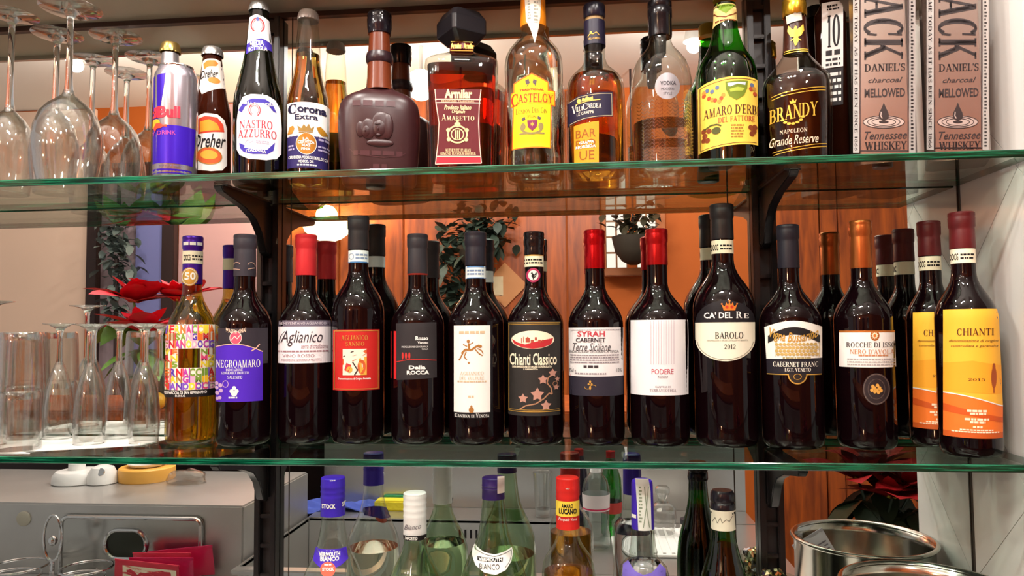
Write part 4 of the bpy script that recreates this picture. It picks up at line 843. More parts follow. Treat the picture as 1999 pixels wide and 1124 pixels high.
# ---- gin with yellow label
b = Bottle('liquor_bottle', 'clear gin bottle with orange cap and yellow house-shaped label', 'bottle', 1041, 60, .124, UZ, GRP)
R = 56*b.sc(.05); pf = base(0, b, R) + b.pr([(300, 56), (288, 55), (284, 56.5), (150, 57), (128, 56.5), (112, 54), (100, 48), (90, 40), (80, 31), (70, 25), (60, 22), (40, 20.5), (8, 20)])
b.body('glass_body', pf, CLEAR); b.body('gin', inset(pf, .003, .006, b.z(78)), liquid((246, 250, 244)), keep=False)
b.body('cap', b.pr([(55, 25), (48, 25.5), (20, 24.5), (-14, 23.5), (-18, 20)]), mat(C('e88a18'), rough=.4), 32)
tx = b.draw('tax_strip', paper(C('e4e2d4')), b.root, [('p', [(1024, -6), (1056, -6), (1055, 30), (1052, 52), (1044, 84), (1036, 58), (1027, 40)])], .0006, 4); b.draw('printed_mark', paper(C('9a9a8c')), tx, [('lines', 1030, 0, 1036, 36, 7, 3), ('lines', 1042, 2, 1050, 60, 9, 4)], .0009, 4)
lb = b.draw('label_border', paper(C('d86a20')), b.root, [('p', [(1038, 142), (1071, 158), (1071, 173), (1084, 173), (1084, 204), (1077, 204), (1076, 288), (999, 288), (1001, 204), (997, 204), (997, 176), (1002, 174), (1002, 158)])], .0004)
lb = b.draw('label', paper(C('f8dc1c')), b.root, [('p', [(1038, 145), (1069, 160), (1069, 175.5), (1082, 175.5), (1082, 202), (1074.5, 202), (1073.5, 286), (1001.5, 286), (1003.5, 202), (998.5, 202), (998.5, 178), (1004.5, 176), (1004.5, 160)])], .0006)
b.draw('label_band', paper(C('f0b81c')), lb, [('r', 999, 178, 1081.5, 202)], .0008); RD = paper(C('b0281c')); DB = paper(C('6a3a18'))
b.draw('lettering', RD, lb, [('t', 'C', 998, 179, 1011, 203, 'serif'), ('t', 'ASTELGY', 1011, 182, 1080, 199, 'serif'), ('t', 'TRADITIONAL', 1014, 172, 1062, 176, 'heavy')], .0011, 4)
b.draw('lettering', DB, lb, [('t', 'London Dry Gin', 1007, 209, 1068, 220, 'serif'), ('t', 'SPECIAL', 1029, 224, 1047, 229, 'sans')], .001, 4)
FLG = [('p', [(1025, 156), (1032, 153), (1034, 162), (1027, 164)]), ('p', [(1041, 154), (1048, 157), (1046, 165), (1040, 162)]), ('l', [(1028, 168), (1035, 158)], 1.2), ('l', [(1046, 168), (1040, 158)], 1.2)]
b.draw('flags', paper(C('5a4a50')), lb, FLG, .001, 4); b.draw('flags', paper(C('5a4a50')), lb, [('p', [(1018, 230), (1024, 226), (1026, 232), (1020, 235)]), ('p', [(1050, 226), (1057, 229), (1054, 234), (1049, 231)])], .001, 4)
cr_ = b.draw('crest', paper(C('8a7a4a')), lb, [('ring', 1038, 246, 23, 16, 4, 0, 180), ('e', 1021, 246, 5, 7), ('e', 1056, 246, 5, 7), ('r', 1014, 258, 1063, 261)], .0009, 4)
b.draw('shield', paper(C('7a2850')), lb, [('p', [(1029, 234), (1049, 234), (1048, 247), (1039, 255), (1030, 247)])], .0011, 4); b.draw('shield_star', paper(C('d8a040')), lb, [('star', 1039, 242, 5, 6, .5)], .0013, 4)
b.draw('lettering', thin((215, 225, 215), lo=.3, hi=.8, p=1), b.root, [('t', 'London Dry Gin', 998, 297, 1080, 313, 'serif')], .0008, 5)
# ---- amber grappa
b = Bottle('liquor_bottle', 'amber grappa bottle with navy stopper, navy band and orange label', 'bottle', 1160, 30, .126, UZ, GRP)
R = 57*b.sc(.05); pf = base(0, b, R) + b.pr([(190, 57), (172, 56), (160, 53), (150, 47), (142, 39), (134, 30), (126, 24), (115, 21), (95, 20), (38, 19.5)])
b.body('glass_body', pf, CLEAR); b.body('grappa', inset(pf, .003, .008, b.z(150)), liquid((252, 160, 50)), keep=False)
b.body('neck_band', b.pr([(92, 21.5), (60, 21), (44, 20.8)]), mat(C('1e1a30'), rough=.4), 32, caps=(False, False)); b.body('cork', b.pr([(45, 18), (36, 18)]), mat(C('b89468'), rough=.8), 24, keep=False)
b.body('stopper', b.pr([(37, 20), (34, 21.5), (14, 21.5), (11, 20), (9, 16)]), mat(C('1a1826'), rough=.25), 32)
b.draw('neck_mark', GOLD, b.root, [('l', [(1147, 70), (1152, 64), (1158, 66), (1164, 62), (1170, 68)], 1.2), ('e', 1153, 62, 2, 2)], .0007, 4); b.draw('lettering', GOLD, b.root, [('t', 'VILLA CARDEA', 1148, 72, 1172, 76, 'sans')], .0007, 4)
lb = b.draw('label', paper(C('221c34')), b.root, [('p', [(1107, 189), (1130, 183), (1196, 178), (1197, 226), (1140, 231), (1108, 237)])], .0005)
b.draw('border', paper(C('c8b890')), lb, [('l', [(1110, 190), (1130, 186), (1194, 181), (1195, 224), (1140, 229), (1111, 234)], .9)], .0008)
b.draw('villa', paper(C('e8c060')), lb, [('e', 1130, 193, 4, 4), ('l', [(1124, 199), (1145, 196), (1172, 194)], 1.6), ('p', [(1135, 195), (1137, 188), (1142, 190), (1146, 186), (1151, 190), (1157, 187), (1158, 194)])], .0009, 4)
b.draw('lettering', paper(C('f0e4d0')), lb, [('t', 'V', 1116, 200, 1126, 215, 'serif'), ('t', 'ILLA', 1125, 204, 1138, 213, 'serif'), ('t', 'C', 1137, 200, 1147, 212, 'serif'), ('t', 'ARDEA', 1147, 201, 1174, 210, 'serif'), ('t', 'LE GRAPPE', 1126, 215, 1159, 221, 'sans', 0, -2)], .0009, 4)
l2 = b.draw('label', paper(C('f0901c')), b.root, [('p', [(1120, 240), (1169, 236), (1169, 317), (1121, 318)])], .0005)
b.draw('lettering', paper(C('8a5014')), l2, [('t', 'BAR', 1124, 250, 1163, 266, 'sans'), ('t', 'RIQ', 1124, 270, 1163, 286, 'sans'), ('t', 'UE', 1131, 292, 1160, 310, 'sans')], .0008, 4); b.draw('lettering', WHT, l2, [('t', 'GRAPPA', 1131, 273, 1160, 279, 'bold'), ('t', 'MORBIDA', 1124, 281, 1163, 287, 'bold')], .001, 4)
# ---- vodka
b = Bottle('liquor_bottle', 'clear vodka bottle with black cap, etched herringbone and round silver sticker', 'bottle', 1288, 40, .122, UZ, GRP)
R = 60*b.sc(.05); pf = base(0, b, R) + b.pr([(180, 60), (158, 59), (140, 56), (124, 50), (110, 40), (100, 31), (92, 25), (84, 22), (70, 20), (14, 19)])
b.body('glass_body', pf, CLEAR); b.body('vodka', inset(pf, .003, .010, b.z(243)), liquid((240, 240, 240)), keep=False)
b.body('cap', b.pr([(74, 23), (70, 23.5), (38, 23), (36, 24), (20, 24), (18, 22.5), (15, 24), (6, 23.5), (3, 20)]), mat(C('141216'), rough=.2), 36)
b.body('pourer', b.pr([(112, 7), (105, 11), (80, 12), (76, 12)]), mat(C('3a3a3a'), rough=.3), 20, keep=False)
sk = b.draw('sticker', mat(C('9a969a'), rough=.35, metal=.5), b.root, [('e', 1303, 168, 24.5, 26)], .0006, 5)
b.draw('lettering', paper(C('38343a')), sk, [('t', 'VODKA', 1289, 158, 1320, 166, 'bold'), ('t', 'MODERN', 1291, 171, 1316, 176, 'sans'), ('t', 'STYLE', 1295, 180, 1312, 185, 'sans')], .0009, 4)
etch = []
for i, x in enumerate(range(1243, 1345, 10)):
    for y in range(192, 306, 7):
        if 1275 < x < 1332 and y < 196: continue
        etch.append(('l', [(x, y), (x + 5, y + 5), (x + 10, y)], 1.3))
b.draw('etched_pattern', thin((206, 204, 204), lo=.25, hi=.6, p=1), b.root, etch, .0006, 8)
# ---- green amaro with cream label
b = Bottle('liquor_bottle', 'green glass amaro bottle of dark liquid with wide yellow crest label', 'bottle', 1416, 60, .124, UZ, GRP)
R = 61*b.sc(.05); pf = base(0, b, R) + b.pr([(180, 61), (155, 60.5), (138, 58), (126, 54), (116, 48), (106, 41), (92, 34), (76, 29), (60, 25), (45, 23), (10, 21)])
b.body('glass_body', pf, thin((90, 190, 60), lo=.08, hi=.5)); b.body('amaro', inset(pf, .003, .004, b.z(112)), mat(C('160604'), rough=.05), keep=False)
b.body('cap', b.pr([(2, 23), (-20, 22.5), (-24, 20)]), mat(C('c8a040'), rough=.3, metal=.7), 32)
nl = b.draw('neck_label', paper(C('e8cc80')), b.root, [('p', [(1390, -6), (1440, -6), (1440, 36), (1416, 40), (1391, 46)])], .0005, 5)
b.draw('shield', paper(C('7a9a2a')), nl, [('p', [(1399, -4), (1435, -4), (1431, 14), (1417, 26), (1403, 16)])], .0008, 5); b.draw('printed_mark', paper(C('7a3a1c')), nl, [('l', [(1393, 20), (1400, 28), (1416, 33), (1432, 27), (1439, 20)], 2), ('lines', 1396, 37, 1436, 40, 1, 2)], .0008, 5)
lb = b.draw('label', paper(C('f0c850')), b.root, [('p', [(1362, 158), (1380, 154), (1420, 150), (1479, 149), (1480, 280), (1420, 284), (1363, 289)])], .0004)
b.draw('border', paper(C('5a3020')), lb, [('l', [(1366, 161), (1420, 154.5), (1476, 153)], 1), ('l', [(1367, 285), (1420, 280), (1477, 276)], 1), ('l', [(1366, 161), (1367, 285)], 1)], .0007)
b.draw('shield', paper(C('6a7a20')), lb, [('p', [(1416, 159), (1460, 157), (1459, 172), (1453, 186), (1438, 196), (1424, 188), (1417, 174)])], .0007, 5); b.draw('shield_sky', paper(C('b8c4cc')), lb, [('p', [(1420, 162), (1456, 160), (1455, 166), (1440, 164), (1426, 169), (1421, 168)])], .0009, 5); b.draw('shield_field', paper(C('a0b040')), lb, [('p', [(1424, 174), (1440, 170), (1454, 172), (1450, 178), (1436, 178), (1426, 180)])], .0009, 5)
for c, it in (('b04a2a', [(1374, 178), (1384, 186), (1396, 192), (1408, 190), (1466, 172), (1474, 180)]), ('5a6a8a', [(1380, 170), (1390, 174), (1400, 168), (1468, 164)]), ('c08a3a', [(1374, 172), (1390, 190), (1404, 196), (1412, 184), (1472, 170)])):
    for x, y in it: b.draw('flower', paper(C(c)), lb, [('e', x, y, 4, 4)], .0008, 5)
b.draw('lettering', paper(C('4a1c18')), lb, [('t', "AMARO D'ERBE", 1373, 205, 1486, 223, 'serif', 0, -5)], .0009, 4); b.draw('lettering', paper(C('a0382a')), lb, [('t', 'DEL FATTORE', 1402, 226, 1474, 237, 'serif', 0, -3)], .0009, 4)
b.draw('printed_mark', paper(C('9a7030')), lb, [('lines', 1427, 243, 1452, 268, 5, 3)], .0008, 5); b.draw('fruit', paper(C('7a3a1c')), lb, [('e', x, y, 5, 5) for x, y in ((1374, 248), (1376, 258), (1381, 268), (1374, 266), (1384, 250), (1466, 248), (1472, 254), (1468, 260), (1474, 246))], .0008, 5); b.draw('fruit_leaf', paper(C('4a4a1c')), lb, [('l', [(1374, 246), (1388, 240), (1400, 240), (1408, 244)], 3), ('e', 1398, 252, 9, 7)], .0009, 5)
# ---- brandy
b = Bottle('liquor_bottle', 'brandy bottle with gold cap, eagle neck band and gold lettering', 'bottle', 1552, 60, .110, UZ, GRP, n=2.3, ry=.9)
R = 66*b.sc(.05); body = b.pr([(300, 66), (250, 68), (200, 69), (172, 69), (158, 66), (148, 58), (138, 49), (126, 39), (116, 31), (108, 26), (100, 23), (40, 20), (24, 19)])
pf = [(0, R*.88), (.002, R*.95), (.006, R*.985)] + body
b.body('glass_body', pf, CLEAR, 56); b.body('brandy', inset(pf, .003, .007, b.z(155)), liquid((190, 90, 36)), 56, keep=False)
b.body('back_tint', inset(pf, .006, .009, b.z(162)), mat(C('5a2410'), rough=.4), 40, keep=False)
b.body('neck_band', b.pr([(104, 26), (96, 25), (60, 23), (38, 22)]), mat(C('38180e'), rough=.3), 32, caps=(False, False), n=2, ry=1)
b.body('cap', b.pr([(34, 23), (32, 24.5), (10, 24), (8, 23), (2, 23.5), (-2, 20)]), mat(C('d0a030'), rough=.25, metal=.85), 36, n=2, ry=1)
b.draw('tax_strip', paper(C('c0b8a8')), b.root, [('p', [(1534, 28), (1564, 24), (1566, 40), (1536, 44)])], .0028, 4)
EG = mat(C('e0b040'), rough=.35, metal=.4)
b.draw('eagle', EG, b.root, [('p', [(1549, 58), (1552, 50), (1556, 52), (1555, 58), (1562, 54), (1568, 48), (1570, 60), (1564, 70), (1558, 72), (1559, 80), (1555, 88), (1552, 89), (1549, 80), (1550, 72), (1543, 70), (1537, 58), (1539, 48), (1545, 55)]), ('l', [(1544, 78), (1550, 74)], 1.6), ('l', [(1557, 75), (1564, 80)], 1.6)], .0030, 4)
b.draw('neck_line', EG, b.root, [('r', 1531, 96, 1577, 97.4), ('r', 1530, 100, 1578, 101.4)], .0030, 4)
b.draw('lettering', EG, b.root, [('t', 'BRANDY', 1502, 203, 1597, 230, 'serif', 0, -6)], .0008, 5); b.draw('lettering', paper(C('e8c8a8')), b.root, [('t', 'NAPOLEON', 1522, 250, 1576, 258, 'serif'), ('t', 'Grande Reserve', 1502, 262, 1598, 280, 'script')], .0008, 5)
b.draw('gold_line', EG, b.root, [('l', [(1506, 181), (1530, 177), (1612, 171)], 1.2), ('l', [(1506, 187), (1530, 183), (1612, 177)], 1.2)], .0007, 6); b.draw('gold_line', EG, b.root, [('l', [(1508, 291), (1540, 288), (1614, 281)], 1.2), ('l', [(1510, 296), (1540, 293), (1614, 287)], 1.2)], .0007, 6)
b.draw('crown', EG, b.root, [('p', [(1543, 201), (1541, 194), (1545, 197), (1548, 191), (1551, 197), (1555, 193), (1553, 201)])], .0008, 5); b.draw('laurel', EG, b.root, [('e', 1547 + 22*math.cos(math.radians(a)), 222 + 18*math.sin(math.radians(a)), 4, 2.4) for a in range(20, 170, 22)], .0009, 5)
# ---- squared dark bottle with number label
p = at(1618, 200, .120); b = Bottle('liquor_bottle', 'squared dark liquor bottle with tall white number label beside the silver boxes', 'bottle', 1622, 100, .1585, UZ, GRP, n=7, ry=1.0, turn=.0)
pf = [(0, .0195), (.002, .021), (.15, .021), (.235, .021), (.245, .019), (.255, .013), (.266, .012)]
b.body('glass_body', pf, mat(C('2a1008'), rough=.06, trans=.4, ior=1.15), 48, nf=lambda z: 7 if z < .245 else 2); b.body('cap', [(.262, .0135), (.279, .0135), (.28, .011)], mat(C('141214'), rough=.3), 24, n=2)
lb = b.draw('label', paper(C('ece8e4')), b.root, [('r', 1604, 4, 1646, 132)], .0005); b.draw('label_band', INK, lb, [('r', 1604, 134, 1646, 206)], .0005)
b.draw('lettering', INK, lb, [('t', '1', 1615, 30, 1622, 92, 'serifb'), ('t', '0', 1625, 30, 1640, 92, 'serifb'), ('lines', 1614, 10, 1638, 20, 2, 4), ('lines', 1612, 98, 1640, 108, 1, 8), ('lines', 1612, 114, 1640, 128, 2, 6)], .0008, 5)
b.draw('lettering', WHT, lb, [('lines', 1610, 142, 1642, 198, 5, 8)], .0008, 5)
# ---- two silver whiskey boxes
def whiskey_box(label, xm_, xr, Y, ybot):
    th = -.36; tg = Vector((math.cos(th), math.sin(th), 0)); nn = Vector((math.sin(th), -math.cos(th), 0)); c = at((xm_ + xr)/2, ybot, Y); c.z = UZ
    w = .05; k = proj(c + tg*.025)[0] - proj(c - tg*.025)[0]; w = .05*(xr - xm_)/k; dpt, h, ch = .072, .272, .0085
    ct = c - nn*(dpt/2); r = empty('gift_box', label, 'box', (ct.x, ct.y, UZ), th, 'silver whiskey boxes')
    SIL = mat(C('a09690'), rough=.22, metal=.97); ED = mat(C('3a2c2c'), rough=.35, metal=.3); PL = mat(C('bcb5b2'), rough=.3, metal=.8)
    pts = [(-w/2 - ch, -dpt/2 + ch), (-w/2, -dpt/2), (w/2, -dpt/2), (w/2 + ch, -dpt/2 + ch), (w/2 + ch, dpt/2 - ch), (w/2, dpt/2), (-w/2, dpt/2), (-w/2 - ch, dpt/2 - ch)]
    prism('carton', pts, 'z', 0, h, SIL, r, .0006)
    fr = Flat(r, c, nn)
    def q(u): return proj(c + tg*((u - .5)*w) + Vector((0, 0, .06)))[0]
    X0, X1 = q(0), q(1)
    fr.draw('border', ED, r, [('r', q(.0), -8, q(.022), ybot - 4), ('r', q(.978), -8, q(1.0), ybot - 4), ('r', q(0), ybot - 7, q(1), ybot - 4)], .0003, 0)
    BK = mat(C('241c1e'), rough=.3)
    fr.draw('lettering', BK, r, [('v', 'JACK', q(.08), -34, q(.9), 117, 'serifb')], .0004, 0)
    fr.draw('lettering', BK, r, [('t', "DANIEL'S", q(.1), 124, q(.93), 139, 'serifb', 0, -2), ('t', 'charcoal', q(.18), 151, q(.88), 161, 'scriptb', 0, -2), ('t', 'MELLOWED', q(.1), 172, q(.93), 190, 'bold', 0, -2), ('t', 'Tennessee', q(.1), 256, q(.97), 272, 'scriptb', 0, -2), ('t', 'WHISKEY', q(.1), 276, q(.97), 292, 'serifb', 0, -2)], .0004, 0)
    cx, cy = q(.5), 238
    fr.draw('ripple', PL, r, [('e', cx, cy, (X1 - X0)*.43, 13)], .0004, 0); fr.draw('ripple_line', BK, r, [('ring', cx, cy, (X1 - X0)*k_, 13*k_/.43, 1.6) for k_ in (.43, .34, .25)] + [('e', cx, cy, (X1 - X0)*.1, 3)], .0006, 0)
    fr.draw('drop', BK, r, [('p', [(cx, 200), (cx + 4, 210), (cx + 9, 220)] + ell(cx, 226, 10, 9, 10, -20, 200) + [(cx - 9, 220), (cx - 4, 210)])], .0008, 0); fr.draw('drop_glint', PL, r, [('l', [(cx - 5, 218), (cx - 6, 226), (cx - 3, 231)], 2)], .001, 0)
    for sd, tx in ((-1, 'AND THE SAME TODAY AS IT HAS BEEN SINCE 1866'), (1, None)):   # angled corner strips with small capitals
        v0 = c + tg*(sd*w/2) ; v1 = v0 + tg*(sd*ch) - nn*ch; cf = Flat(r, v0, (tg*sd + nn)); up_ = Vector((0, 0, .06))
        xa, xb = sorted((proj(v0 + (v1 - v0)*.06 + up_)[0], proj(v0 + (v1 - v0)*.94 + up_)[0]))
        s_ = cf.draw('corner_strip', mat(C('cac4c0'), rough=.45, metal=.35), r, [('r', xa, -8, xb, ybot - 2)], .0003, 0); cf.draw('lettering', BK, s_, [('v', tx, xa + (xb - xa)*.25, -90, xa + (xb - xa)*.75, ybot - 6, 'serif')] if tx else [('lines', xa + (xb - xa)*.3, -4, xa + (xb - xa)*.7, ybot - 8, 44, 7)], .0005, 0)
    return r
whiskey_box('silver embossed whiskey box standing beside the brandy bottle', 1680, 1776, .052, 300)
whiskey_box('silver embossed whiskey box standing beside the white tiled wall', 1826, 1920, .046, 294)
# ================================================================== UPTURNED GLASSES
GOB = thin((252, 253, 252), lo=.085, hi=1.0, p=1.9)
def goblet(name, label, px, py, Y, zb, R, foot, group, kind='wine', h=None):
    b = Bottle(name, label, 'glass', px, py, Y, zb, group); h = h or b.z(py)
    if kind == 'wine':
        bowl = [(0, R*.80), (.02, R*.90), (.045, R*.98), (.062, R), (.082, R*.95), (.100, R*.82), (.113, R*.60), (.121, R*.38), (.128, R*.2), (.136, .0062)]
        stem = [(.131, .0064), (.150, .0048), (.20, .0042), (h - .016, .0044), (h - .009, .0075), (h - .005, .013)]
    else:                                 # flute
        bowl = [(0, R*.92), (.02, R), (.05, R*.97), (.075, R*.84), (.098, R*.58), (.112, R*.34), (.118, R*.22)]
        stem = [(.113, .0052), (.124, .0042), (h - .018, .0038), (h - .009, .006), (h - .005, .011)]
    t = .0011
    b.body('bowl', bowl + [(z - .001, max(r - t, .0008)) for z, r in reversed(bowl)], GOB, 48, caps=(False, True))
    b.body('rim', [(0, R*(.8 if kind == 'wine' else .92)), (.0008, R*(.8 if kind == 'wine' else .92) + .0006), (.0016, R*(.8 if kind == 'wine' else .92))], thin((235, 240, 238), lo=.35, hi=.9, p=1), 48, keep=False, caps=(False, False))
    b.body('stem', stem, mat((245, 247, 246), rough=0, trans=1, ior=1.35), 20)
    b.body('foot', [(h - .005, .012), (h - .003, foot*.6), (h - .0012, foot*.97), (h - .0006, foot), (h, foot*.99), (h - .0001, foot*.5)], GOB, 48)
    return b
UG = 'upturned wine glasses on the upper shelf'
goblet('wine_glass', 'large upturned wine glass whose stem stands farthest from the drink can', 24, 30, .097, UZ, .0355, .036, UG)
goblet('wine_glass', 'upturned wine glass at the shelf front, overlapping two behind it', 138, 22, .043, UZ, .045, .041, UG, h=.2555)
goblet('wine_glass', 'upturned wine glass close to the mirror beside the drink can', 226, 71, .1445, UZ, .042, .038, UG)
goblet('wine_glass', 'upturned wine glass behind the foremost one', 112, 67, .104, UZ, .0335, .0355, UG)
FG = 'upturned flutes on the lower shelf'
for px, py, Y, lb in ((118, 631, .150, 'upturned champagne flute next to the tumblers'), (178, 632, .100, 'upturned champagne flute second from the tumblers'), (234, 632, .159, 'upturned champagne flute close against the mirror'), (285, 631, .115, 'upturned champagne flute beside the golden wine bottle')):
    goblet('champagne_flute', lb, px, py, Y, LZ + .0009, .0215, .024, FG, 'flute')
goblet('champagne_flute', 'tall upturned flute standing among the tumblers', -15, 588, .085, LZ + .0009, .0235, .029, FG, 'flute')
def tumbler(px, Y, zb, lb, R=.029, h=.082):
    p = at(px, 760, Y); r = empty('tumbler', lb, 'glass', (p.x, Y, zb), 0, 'stacked tumblers')
    lathe('wall', [(0, R), (h*.8, R*.93), (h - .004, R*.90), (h, R*.82), (h - .001, R*.80), (h - .010, R*.84), (h*.5, R*.90), (.001, R*.955)], GOB, r, 40, caps=(False, True))
    lathe('base', [(h - .011, R*.84), (h - .002, R*.86)], mat((240, 244, 242), rough=0, trans=1, ior=1.4), r, 40)
for px, Y, lb in ((-16, .150, 'against the mirror'), (48, .152, 'behind the flutes'), (38, .046, 'in front of the flutes')):
    tumbler(px, Y, LZ + .0009, 'clear upturned tumbler %s, bottom of its stack' % lb); tumbler(px, Y, LZ + .0832, 'clear upturned tumbler %s, topmost of its stack' % lb)
# paper sheet under the glasses
pts = [at(-60, 880, 0).x, at(318, 860, .1).x]
sh = prism('paper_sheet', [(pts[0] - .1, .016), (pts[0] + .07, .022), (pts[1] - .17, .034), (pts[1] - .07, .075), (pts[1] - .030, .098), (pts[1] - .022, .176), (pts[0] - .1, .178)], 'z', LZ, LZ + .0007, paper((246, 242, 238)))
tag(sh, 'white paper sheet under the upturned flutes and tumblers', 'paper')
# ================================================================== BOTTLES STANDING ON THE BACK COUNTER
BG = 'bottles on the back counter'
def cbottle(label, px, pyc, Y, rows, glass, fill=None, fill_y=None, Rb=None, segs=48):
    b = Bottle('liquor_bottle', label, 'bottle', px, pyc, Y, CZ, BG)
    body = b.pr(rows); R = body[0][1]; pf = [(0, R*.84), (.0015, R*.93), (.006, R*.99), (.012, R)] + body
    b.body('glass_body', pf, glass, segs)
    if fill: b.body('liquid', inset(pf, .003, .006, b.z(fill_y)), fill, segs, keep=False)
    return b
def screw(b, y0, y1, hw, m, ribs=3):
    z0, z1 = b.z(y1), b.z(y0); r = hw*b.sc(z1); k = z1 - z0; pf = [(z0, r*1.02)]
    for i in range(ribs):
        a = z0 + k*(.45 + .14*i); pf += [(a, r), (a + k*.03, r*1.03), (a + k*.06, r)]
    return b.body('screw_cap', pf + [(z1 - .0015, r), (z1 - .0004, r*.94), (z1, r*.8)], m, 36)
GRN = thin((214, 232, 208), lo=.06, hi=.7, p=2.5)
b = cbottle('clear vermouth bottle with bright blue cap and blue shield label', 650, 990, .090, [(1180, 66), (1140, 62), (1118, 56), (1098, 47), (1080, 38), (1062, 31), (1040, 26), (1015, 22.5), (990, 20.5), (935, 20)], CLEAR, liquid((240, 246, 232)), 1150)
c_ = screw(b, 930, 1004, 24, mat(C('3a22b0'), rough=.35)); b.draw('lettering', WHT, c_, [('t', 'STOCK', 628, 984, 655, 993, 'heavy'), ('t', 'STOCK', 668, 982, 690, 991, 'heavy'), ('lines', 644, 937, 656, 939, 1, 3)], .0006, 4)
lb = b.draw('label', paper(C('4428b0')), b.root, [('p', [(616, 1072), (676, 1072), (680, 1096), (664, 1106), (641, 1112), (622, 1106), (611, 1097)])], .0006); b.draw('lettering', WHT, lb, [('t', 'VERMOUTH', 622, 1077, 664, 1086, 'heavy'), ('t', 'BIANCO', 625, 1086, 662, 1095, 'heavy'), ('e', 638, 1074.5, 1, 1), ('e', 645, 1074.5, 1, 1), ('e', 652, 1074.5, 1, 1)], .001, 4)
sl = b.draw('seal', paper(C('e8604c')), b.root, [('e', 640, 1111, 15, 15)], .0012, 4); b.draw('lettering', WHT, sl, [('t', 'STOCK', 629, 1107, 652, 1114, 'heavy'), ('lines', 633, 1100, 647, 1103, 1, 2)], .0015, 4)
b = cbottle('greenish clear bottle with white ribbed cap and black neck band', 810, 1000, .090, [(1190, 62), (1150, 58), (1124, 50), (1106, 41), (1090, 33), (1074, 26), (1060, 22), (1045, 20), (965, 19)], GRN, liquid((236, 246, 226)), 1140)
c_ = screw(b, 960, 1048, 22.5, mat(C('e8e6e6'), rough=.4), 4); b.draw('lettering', paper(C('605860')), c_, [('t', 'Bianco', 789, 1024, 822, 1034, 'script', 0, -3)], .0006, 4)
bd = b.draw('neck_band', INK, b.root, [('r', 787, 1046, 833, 1056)], .0016, 4); b.draw('lettering', WHT, bd, [('t', 'IMPORTED', 791, 1048, 815, 1054.5, 'bold')], .002, 4)
b = cbottle('clear vermouth bottle with purple cap, tax strip and white crescent label', 963, 960, .098, [(1200, 66), (1150, 65), (1120, 62), (1100, 56), (1080, 47), (1060, 37), (1040, 30), (1015, 25.5), (985, 22.5), (970, 21), (936, 20)], GRN, liquid((236, 240, 224)), 1160)
c_ = screw(b, 930, 972, 22, mat(C('2c1858'), rough=.35), 2); b.draw('tax_strip', paper(C('e0d4cc')), b.root, [('r', 971, 930, 985, 964)], .0012, 3)
lb = b.draw('label', paper(C('f0eeea')), b.root, [('p', [(927, 1069), (945, 1078), (966, 1082), (985, 1078), (999, 1074), (1002, 1084), (998, 1100), (988, 1114), (968, 1122), (945, 1118), (928, 1106), (921, 1090), (921, 1076)])], .0006)
b.draw('label_band', INK, lb, [('p', [(932, 1088), (982, 1089), (981, 1097), (932, 1096)])], .0009); b.draw('lettering', WHT, lb, [('t', 'VERMOUTH', 934, 1089, 980, 1096, 'heavy')], .0012, 4); b.draw('lettering', INK, lb, [('t', 'BIANCO', 936, 1101, 975, 1112, 'sans'), ('l', [(925, 1074), (945, 1082), (966, 1086), (985, 1082), (998, 1078), (999, 1086), (995, 1099), (986, 1110)], .9)], .0012, 4)
b = cbottle('clear amaro bottle with red and yellow cap', 1108, 980, .092, [(1200, 52), (1150, 52), (1118, 52), (1100, 50), (1085, 44), (1072, 35), (1060, 27), (1048, 22.5), (1036, 20.5), (936, 20)], CLEAR, liquid((170, 110, 20)), 1114)
c_ = screw(b, 930, 1029, 22.5, mat(C('d42420'), rough=.35), 3); bd = b.draw('cap_band', paper(C('f0cc48')), c_, [('r', 1085, 979, 1131, 1009)], .0007, 4); b.draw('lettering', INK, bd, [('t', 'AMARO', 1096, 984, 1119, 992, 'bold'), ('t', 'LUCANO', 1091, 993, 1126, 1004, 'heavy')], .001, 4); b.draw('lettering', WHT, c_, [('t', 'Pasquale Vena', 1090, 1011, 1126, 1019, 'script'), ('t', '*', 1104, 952, 1112, 956, 'bold')], .0008, 4)
b = cbottle('clear spirit bottle with blue neck label and long paper tax strip', 1254, 985, .088, [(1200, 50), (1150, 50), (1118, 49), (1104, 45), (1094, 36), (1086, 28), (1080, 27), (1076, 28), (1066, 25), (1040, 23), (1000, 21), (940, 20)], CLEAR, liquid((232, 232, 240)), 1096)
b.body('cap', b.pr([(1030, 22.5), (1000, 22), (945, 21), (938, 20), (935, 16)]), mat(C('3c22a8'), rough=.35), 32)
tx = b.draw('tax_strip', paper(C('dcded8')), b.root, [('p', [(1240, 934), (1266, 934), (1270, 960), (1272, 1036), (1246, 1036), (1243, 980)])], .0009, 4); b.draw('printed_mark', paper(C('84907c')), tx, [('lines', 1247, 950, 1254, 1020, 11, 3), ('l', [(1258, 950), (1262, 990), (1256, 1030)], 1.6), ('l', [(1266, 950), (1262, 990), (1268, 1030)], 1.6)], .0012, 4)
b.draw('lettering', WHT, b.root, [('lines', 1233, 1006, 1243, 1013, 1, 4)], .0009, 4); b.draw('inner_label', paper(C('6a5ab0')), b.root, [('p', [(1216, 1112), (1226, 1100), (1240, 1116), (1256, 1122), (1272, 1118), (1288, 1104), (1300, 1118), (1300, 1160), (1214, 1160)])], .0008)
DKL = mat(C('180806'), rough=.05)
